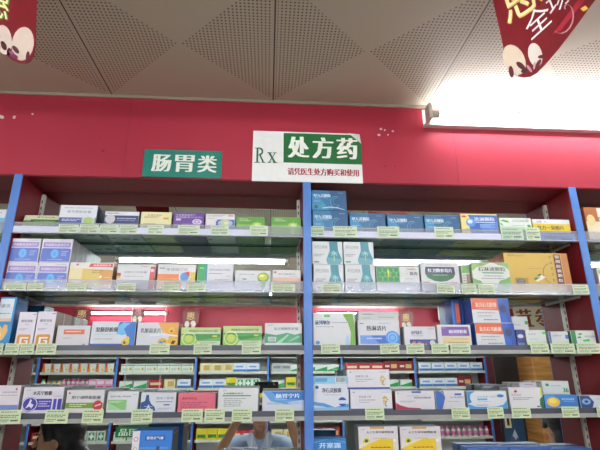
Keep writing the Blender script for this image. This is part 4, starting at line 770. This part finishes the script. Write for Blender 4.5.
for t, rows in PLAN.items():
    for i, runs in enumerate(rows):
        x0, x1 = POST[i]+.05, POST[i+1]-.05
        tot = sum(PROTO_W for k, n in runs for PROTO_W in [proto(k)['w']*n*(1.2 if k in CAPS else 1.15)]); cnt = sum(n for k, n in runs)
        gap = max(.003, (x1-x0-tot)/max(1, cnt)); x = x0
        for j, (k, n) in enumerate(runs):
            me = proto(k); isb = k in CAPS; sc_ = (1.2, 1.2, 1.25) if isb else (1.15, 1, 1.5); w_ = me['w']*sc_[0]
            for q in range(n):
                if x+w_ > x1+.02: break
                o = bpy.data.objects.new('medicine_bottle' if isb else 'medicine_box', me); COL.objects.link(o)
                o.location = (x+w_/2, YO-.015-(w_/2 if isb else 0), EYE+FS[t]+.0006); o.rotation_euler = (0, 0, math.pi); o.scale = sc_
                tag(o, '%s reflected on %s tier down, %s bay' % (k, ord_[t], ord_[i]), 'bottle' if isb else 'medicine box', '%s run, bay %s, tier %s' % (k, ord_[i], ord_[t]))
                x += w_+gap

# green hanging sign, pictures, cupboard
a, c = mat_(116, 427, -4.9), mat_(151, 437, -4.9)
b = MB(); b.box(a.x, c.x+.12, -4.91, -4.9, c.z, a.z, carton('#147040'), .001)
o = b.build('department_sign'); w_ = c.x+.12-a.x
b = MB(); draw(b, [T('医疗用品', .08, .14, .92, .84, '#dce4dc', .005)], lambda u, v, k: (c.x+.12-w_*u, -4.8995+.0003*k, c.z+(a.z-c.z)*v)); l = b.build('lettering', o)
tag(o, 'green sign with white characters reflected above the deep blue carton', 'sign')
b = MB(); 
for x in (a.x+.05, c.x+.05): b.box(x-.004, x+.004, -4.907, -4.903, a.z-.002, CEIL, M_STEEL)
b.build('hanger', o)
# cream sign with brown characters over the wooden cupboard
a, c = mat_(513, 306, -5.2), mat_(556, 331, -5.2)
o = thing('character_sign', 'cream sign with brown characters reflected beside the upper orange carton', 'sign', ((a.x+c.x)/2, -5.2, (a.z+c.z)/2)); hw, hh = (c.x-a.x)/2, (a.z-c.z)/2
o.rotation_euler = (0, math.radians(-4), math.radians(0))
box_obj('panel', -hw, hw, -.01, 0, -hh, hh, mat('#b8ae94', .6, name='cream_board'), o)
b = MB(); draw(b, [T('参', .08, .1, .46, .9, '#6a2c1c', .02), T('茸', .56, .1, .92, .9, '#6a2c1c', .02)], lambda u, v, k: (hw-2*hw*u, .0006+.0005*k, -hh+2*hh*v)); b.build('lettering', o)
b = MB()
for x in (-hw*.7, hw*.7): b.box(x-.003, x+.003, -.007, -.003, hh, CEIL-(a.z+c.z)/2-.01, M_STEEL)
b.build('hanger', o)
a, c = mat_(531, 350, -4.9), mat_(600, 390, -4.9)
XC0, XC1 = a.x, min(c.x, XR-.05)
o = thing('wooden_cupboard', 'tall oak cupboard reflected at the right end of the mirror', 'cupboard', ((XC0+XC1)/2, -5.2, 0)); hw = (XC1-XC0)/2; WD = wood_mat(); top = a.z
box_obj('body', -hw, hw, -.28, .28, .05, top, WD, o, .003); box_obj('plinth', -hw+.02, hw-.02, -.26, .26, 0, .05, mat('#3c2818'), o)
for s in (-1, 1):
    d = box_obj('door', min(0.003*s, s*(hw-.01)), max(.003*s, s*(hw-.01)), .281, .3, .08, top-.02, WD, o, .002)
    box_obj('handle', s*.05-.006, s*.05+.006, .301, .325, top*.5, top*.5+.14, M_STEEL, d, .002)
# dark mountain picture panel
a, c = mat_(491, 345, -4.95), mat_(530, 450, -4.95); z0 = EYE-1.25
o = thing('mountain_picture', 'dark blue picture panel with a grey snow mountain, reflected lower right', 'picture', ((a.x+c.x)/2, -4.95, z0)); hw = (c.x-a.x)/2; hh = a.z-z0
box_obj('frame', -hw, hw, -.03, 0, 0, hh, mat('#20160f', .4), o, .004)
g = lambda u, v, k: (hw-.03-(2*hw-.06)*u, .0004+.0004*k, .03+(hh-.06)*v)
b = MB(); draw(b, [R(0, .0, 1, .47, '#26405e'), R(0, .47, 1, 1, '#17110f'), P([(0, .0), (1, .0), (1, .1), (.75, .2), (.5, .29), (.3, .18), (0, .08)], '#42486a'), P([(.36, .215), (.5, .29), (.64, .235), (.57, .225), (.5, .2), (.43, .225)], '#a8acb8'), R(.62, .3, .92, .42, '#c8b88c'), R(.7, .32, .82, .4, '#2c2418')], g); b.build('print', o)
b = MB(); b.box(-hw, -hw+.03, -.025, -.005, -z0, 0, M_STEEL); b.box(hw-.03, hw, -.025, -.005, -z0, 0, M_STEEL); b.build('stand', o)
# red carpeted counter goods: row of pennants along the opposite band
def small_pennant(px, yy, sc, col, label):
    p = mat_(px, yy, -5.3); w_ = .13*sc; h = CEIL-.06-p.z
    pts = [(p.x-w_, p.z+h), (p.x-w_*.9, p.z+.1), (p.x-w_*.5, p.z+.02), (p.x, p.z), (p.x+w_*.5, p.z+.02), (p.x+w_*.9, p.z+.1), (p.x+w_, p.z+h)]
    o = pennant('promotional_pennant', pts, -5.3, label, [], 'small pennants along the opposite band')
    cx = sum(q[0] for q in pts)/len(pts); zt = max(q[1] for q in pts); b = MB()
    def el(x, z, rx, rz, c, l): b.face([(x-cx+rx*math.cos(2*math.pi*k/16), .0014+.0004*l, z-zt+rz*math.sin(2*math.pi*k/16)) for k in range(16)], carton(c))
    el(p.x-.05*sc, p.z+.07, .035*sc, .05, '#c8b8a8', 1); el(p.x+.04*sc, p.z+.07, .04*sc, .055, '#d0bcb0', 1); el(p.x, p.z+.05, .02, .025, '#5a1820', 2); vs_, fs_ = glyphs('惠'); b.raw([(p.x-cx+.06*sc-.12*sc*u, .0022, p.z-zt+.14+.11*v) for u, v in vs_], fs_, carton(col))
    b.build('printed_hands', o)
small_pennant(80, 327, 1.1, '#d8c890', 'small pennant reflected above the low orange-labelled carton')
small_pennant(190, 329, 1.0, '#d8b868', 'small pennant reflected above the left lime carton')
small_pennant(407, 330, .9, '#d8b868', 'small pennant reflected right of the white carton with blue lens')
small_pennant(137, 324, .8, '#c88c8c', 'small pennant reflected above the round-faced carton')
# white notice near the right
a, c = mat_(437, 303, -5.3), mat_(452, 320, -5.3)
b = MB(); b.box(a.x, c.x, -5.302, -5.3, c.z, a.z, carton('#d8d0d4'), 0); o = b.build('paper_notice'); b = MB(); w_ = c.x-a.x
draw(b, [LN(.1, .2, .9, .8, '#c0607c', 3, 4)], lambda u, v, k: (c.x-w_*u, -5.2995+.0003*k, c.z+(a.z-c.z)*v)); b.build('print', o)
b = MB(); b.box((a.x+c.x)/2-.001, (a.x+c.x)/2+.001, -5.3015, -5.3005, a.z, CEIL, M_STEEL); b.build('string', o)
tag(o, 'white paper notice with pink print reflected above the purple carton', 'notice')

# ------------------------------------------------------------------ people (seen in the mirror)
def capsule(bm, p0, r0, p1, r1, sq=1):
    p0, p1 = Vector(p0), Vector(p1); ax = (p1-p0); L_ = ax.length
    if L_ < 1e-5: ax = Vector((0, 0, 1))
    q = ax.to_track_quat('Z', 'Y'); n = 14; rings = []
    for k in range(0, 4): a = math.pi/2*(1-k/3.); rings.append((r0*math.cos(a)+1e-4, -r0*math.sin(a)))
    for k in range(0, 4): a = math.pi/2*(k/3.); rings.append((r1*math.cos(a)+1e-4, L_+r1*math.sin(a)))
    vs = [[bm.verts.new(p0+q @ Vector((r*math.cos(2*math.pi*j/n), r*math.sin(2*math.pi*j/n)*sq, h))) for j in range(n)] for r, h in rings]
    for i in range(len(rings)-1):
        for j in range(n): bm.faces.new((vs[i][j], vs[i][(j+1) % n], vs[i+1][(j+1) % n], vs[i+1][j]))
    bm.faces.new(vs[0][::-1]); bm.faces.new(vs[-1])
def ellips(bm, c, r, rot=None):
    M = Matrix.Translation(c) @ (rot or Matrix()) @ Matrix.Diagonal((*r, 1))
    bmesh.ops.create_uvsphere(bm, u_segments=20, v_segments=14, radius=1, matrix=M)
def remeshed(name, bm, m, parent, vox=.009, smooth=4):
    me = bpy.data.meshes.new(name); bm.to_mesh(me); bm.free(); o = bpy.data.objects.new(name, me); COL.objects.link(o)
    r = o.modifiers.new('r', 'REMESH'); r.mode = 'VOXEL'; r.voxel_size = vox; s = o.modifiers.new('s', 'SMOOTH'); s.iterations = smooth
    me2 = bpy.data.meshes.new_from_object(o.evaluated_get(bpy.context.evaluated_depsgraph_get())); o.modifiers.clear(); o.data = me2
    me2.materials.clear(); me2.materials.append(m); me2.polygons.foreach_set('use_smooth', [True]*len(me2.polygons)); o.parent = parent; return o
def person(label, loc, rz, H, sex, arms, shirt, trouser, long_sleeve, hair):
    """stands at loc facing local -Y; arms: for each side shoulder-elbow-wrist and hand direction in local space"""
    o = thing('person', label, 'person', loc, rz); k = H/1.72; S = lambda x, y, z: Vector((x*k, y*k, z*k))
    skin = mat('#b98a6c', .5, 0, .05, 12, name='skin')
    hz = 1.60; sw = .185 if sex == 'm' else .165
    b = bmesh.new()
    ellips(b, S(0, -.005, hz+.015), (.073*k, .092*k, .105*k)); ellips(b, S(0, -.03, hz-.06), (.052*k, .06*k, .058*k))          # cranium, jaw
    capsule(b, S(0, .02, 1.42), .056*k, S(0, .008, hz-.04), .05*k)
    capsule(b, S(0, -.092, hz+.015), .008*k, S(0, -.108, hz-.022), .013*k)                                        # nose
    ellips(b, S(0, -.088, hz-.062), (.022*k, .01*k, .008*k)); ellips(b, S(0, -.078, hz-.098), (.02*k, .016*k, .014*k))   # lips, chin
    for s in (-1, 1):
        ellips(b, S(s*.074, .006, hz-.005), (.009*k, .018*k, .031*k)); ellips(b, S(s*.032, -.08, hz+.035), (.022*k, .012*k, .006*k))
        capsule(b, S(0, .02, 1.41), .06*k, S(s*sw, .02, 1.385), .055*k)
        capsule(b, S(s*.085, .01, .92), .085*k, S(s*.09, 0, .5), .055*k); capsule(b, S(s*.09, 0, .5), .054*k, S(s*.09, .02, .1), .036*k)
        capsule(b, S(s*.09, .03, .05), .035*k, S(s*.095, -.13, .035), .03*k)
    ellips(b, S(0, .015, 1.26), (sw*.86*k, .105*k, .19*k)); ellips(b, S(0, .01, 1.02), (.15*k, .1*k, .17*k)); ellips(b, S(0, .01, .92), (.165*k, .11*k, .11*k))
    for s, (el, wr, hd, fold) in zip((-1, 1), arms):
        sh, el, wr, hd = S(s*sw, .02, 1.385), Vector(el), Vector(wr), Vector(hd).normalized(); fold = Vector(fold).normalized()
        capsule(b, sh, .05*k, el, .037*k); capsule(b, el, .037*k, wr, .026*k)
        pl = wr+hd*.085*k; side = hd.cross(fold).normalized()
        for q in (-.024, -.008, .008, .024): capsule(b, wr+side*q*.6*k, .015*k, pl+side*q*k, .0115*k)
        for q, L_ in ((-.03, .062), (-.010, .072), (.010, .068), (.03, .054)):
            p1 = pl+side*q*k; p2 = p1+(hd*.8+fold*.5).normalized()*L_*.5*k; p3 = p2+(hd*.25+fold).normalized()*L_*.5*k
            capsule(b, p1, .0092*k, p2, .0085*k); capsule(b, p2, .0085*k, p3, .007*k)
        th = wr+hd*.025*k; sg = 1 if side.z > 0 else -1
        t1 = th+(side*sg*.85+hd*.5).normalized()*.045*k; capsule(b, th, .013*k, t1, .0105*k); capsule(b, t1, .0105*k, t1+(hd*.8+fold*.45).normalized()*.032*k, .0085*k)
    remeshed('body', b, skin, o, .006, 3)
    # clothes follow the body
    b = bmesh.new()
    ellips(b, S(0, .015, 1.25), (sw*.98*k, .122*k, .2*k)); ellips(b, S(0, .01, 1.02), (.168*k, .118*k, .2*k)); ellips(b, S(0, .01, .9), (.182*k, .126*k, .13*k))
    for s, (el, wr, hd, fold) in zip((-1, 1), arms):
        sh, el, wr = S(s*sw, .02, 1.385), Vector(el), Vector(wr)
        capsule(b, S(s*.05, .02, 1.405), .066*k, sh, .066*k); m_ = sh.lerp(el, .62); capsule(b, sh, .064*k, m_, .058*k)
        if long_sleeve: capsule(b, m_, .056*k, el, .048*k); capsule(b, el, .048*k, el.lerp(wr, .93), .038*k)
    if long_sleeve: capsule(b, S(0, .01, .9), .17*k, S(0, .01, .62), .19*k, .7)
    st = remeshed('coat' if long_sleeve else 'shirt', b, shirt, o, .009, 3)
    c = MB(); lite = mat('#c4d2e8' if hair == 'short' else '#b4b6bc', .7, 0, .03, 20)
    for s in (-1, 1):
        pts = [S(s*.006, -.122, 1.375), S(s*.06, -.135, 1.345), S(s*.1, -.085, 1.43), S(s*.07, -.01, 1.49), S(s*.05, -.075, 1.465)]
        c.face(pts, lite); c.face([p+Vector((0, -.004, .003)) for p in pts][::-1], lite)
        for i in range(5): p, q = pts[i], pts[(i+1) % 5]; d = Vector((0, -.004, .003)); c.face([p, q, q+d, p+d], lite)
    c.build('collar', st)
    b = bmesh.new(); ellips(b, S(0, .012, .92), (.172*k, .118*k, .1*k))
    for s in (-1, 1): capsule(b, S(s*.085, .01, .9), .094*k, S(s*.09, 0, .5), .07*k); capsule(b, S(s*.09, 0, .5), .07*k, S(s*.09, .02, .12), .058*k)
    remeshed('trousers', b, trouser, o, .01, 3)
    for s in (-1, 1):
        b = bmesh.new(); capsule(b, S(s*.09, .03, .048), .045*k, S(s*.095, -.14, .04), .038*k); sh_ = remeshed('shoe', b, mat('#1c1a1a', .4), o, .009, 2)
    b = bmesh.new()
    if hair == 'short':
        ellips(b, S(0, .012, hz+.045), (.08*k, .092*k, .088*k)); ellips(b, S(0, .045, hz+.0), (.074*k, .06*k, .08*k))
    else:
        ellips(b, S(0, .034, hz+.045), (.092*k, .1*k, .1*k)); ellips(b, S(0, .06, hz-.04), (.085*k, .075*k, .11*k)); capsule(b, S(0, .1, hz-.05), .05*k, S(0, .16, hz-.13), .045*k); capsule(b, S(0, .16, hz-.13), .045*k, S(0, .14, hz-.3), .022*k)
        for s in (-1, 1): capsule(b, S(s*.045, -.06, hz+.085), .024*k, S(s*.08, -.035, hz+.01), .012*k)
    ha = remeshed('hair', b, mat('#121013', .35, 0, .2, 60, name='black_hair'), o, .008, 2)
    for s in (-1, 1):
        e = MB(); c = S(s*.031, -.0865, hz+.012); e.ring([(.001, -.004), (.009*k, -.002), (.009*k, .002), (.001, .004)], mat('#1c1410', .2), c, 10, 'y'); e.build('eye', o)
        e = MB(); e.box(c.x-.016*k, c.x+.016*k, c.y-.008*k, c.y+.006, c.z+.022*k, c.z+.027*k, mat('#14100e', .6)); e.build('eyebrow', o)
    return o
# the photographer: faces the mirror (+Y), so the local frame is turned by pi (local -x is world +x)
PL = Vector((-.175, -1.90, 0)); HP = 1.645
def loc_(v): q = Vector(v)-PL; return (-q.x, -q.y, q.z)
armR = (loc_((.115, -1.72, 1.29)), loc_((-.02, -1.615, 1.66)), (.45, -.25, .8), (.6, -.45, .1))       # world right
armL = (loc_((-.46, -1.72, 1.29)), loc_((-.245, -1.615, 1.66)), (-.45, -.25, .8), (-.6, -.45, .1))
person('person in a light blue collared shirt holding up a phone, reflected', PL, math.pi, HP, 'm', [armR, armL], mat('#9fb4d4', .7, 0, .06, 20, name='blue_cotton'), mat('#23262e', .8), False, 'short')
b = MB(); b.box(-.082, .082, -.0045, .0045, -.068, .006, mat('#15161a', .3), .003); o = b.build('mobile_phone'); o.location = (CX+.0, -1.548, EYE-.062)
tag(o, 'black phone held sideways in both raised hands, reflected', 'phone')
b = MB(); b.ring([(.009, 0), (.009, .002)], mat('#0c0c10', .1), (0, .0045, 0-.008), 16, 'y'); b.build('lens', o)
dn = lambda s, y: ((s*.22, .06, 1.08), (s*.2, -.08, .86), (0, -.35, -.9), (-s*.5, -.3, -.2))
a = mat_(60, 424, -.73)
wh = mat('#c4c8cc', .7, 0, .04, 20, name='white_cotton')
person('dark-haired person in a white coat, back half turned, reflected lower left', (a.x-.0, -.73, 0), math.radians(-100), 1.635, 'f', [dn(-1, 0), dn(1, 0)], wh, mat('#2a2c34', .8), True, 'long')
a = mat_(557, 420, -.7)
person('dark-haired person in a dark coat reflected lower right by the red panel', (a.x+.02, -.7, 0), math.radians(-3), 1.66, 'f', [dn(-1, 0), dn(1, 0)], mat('#2c2a34', .7), mat('#2a2c34', .8), True, 'long')
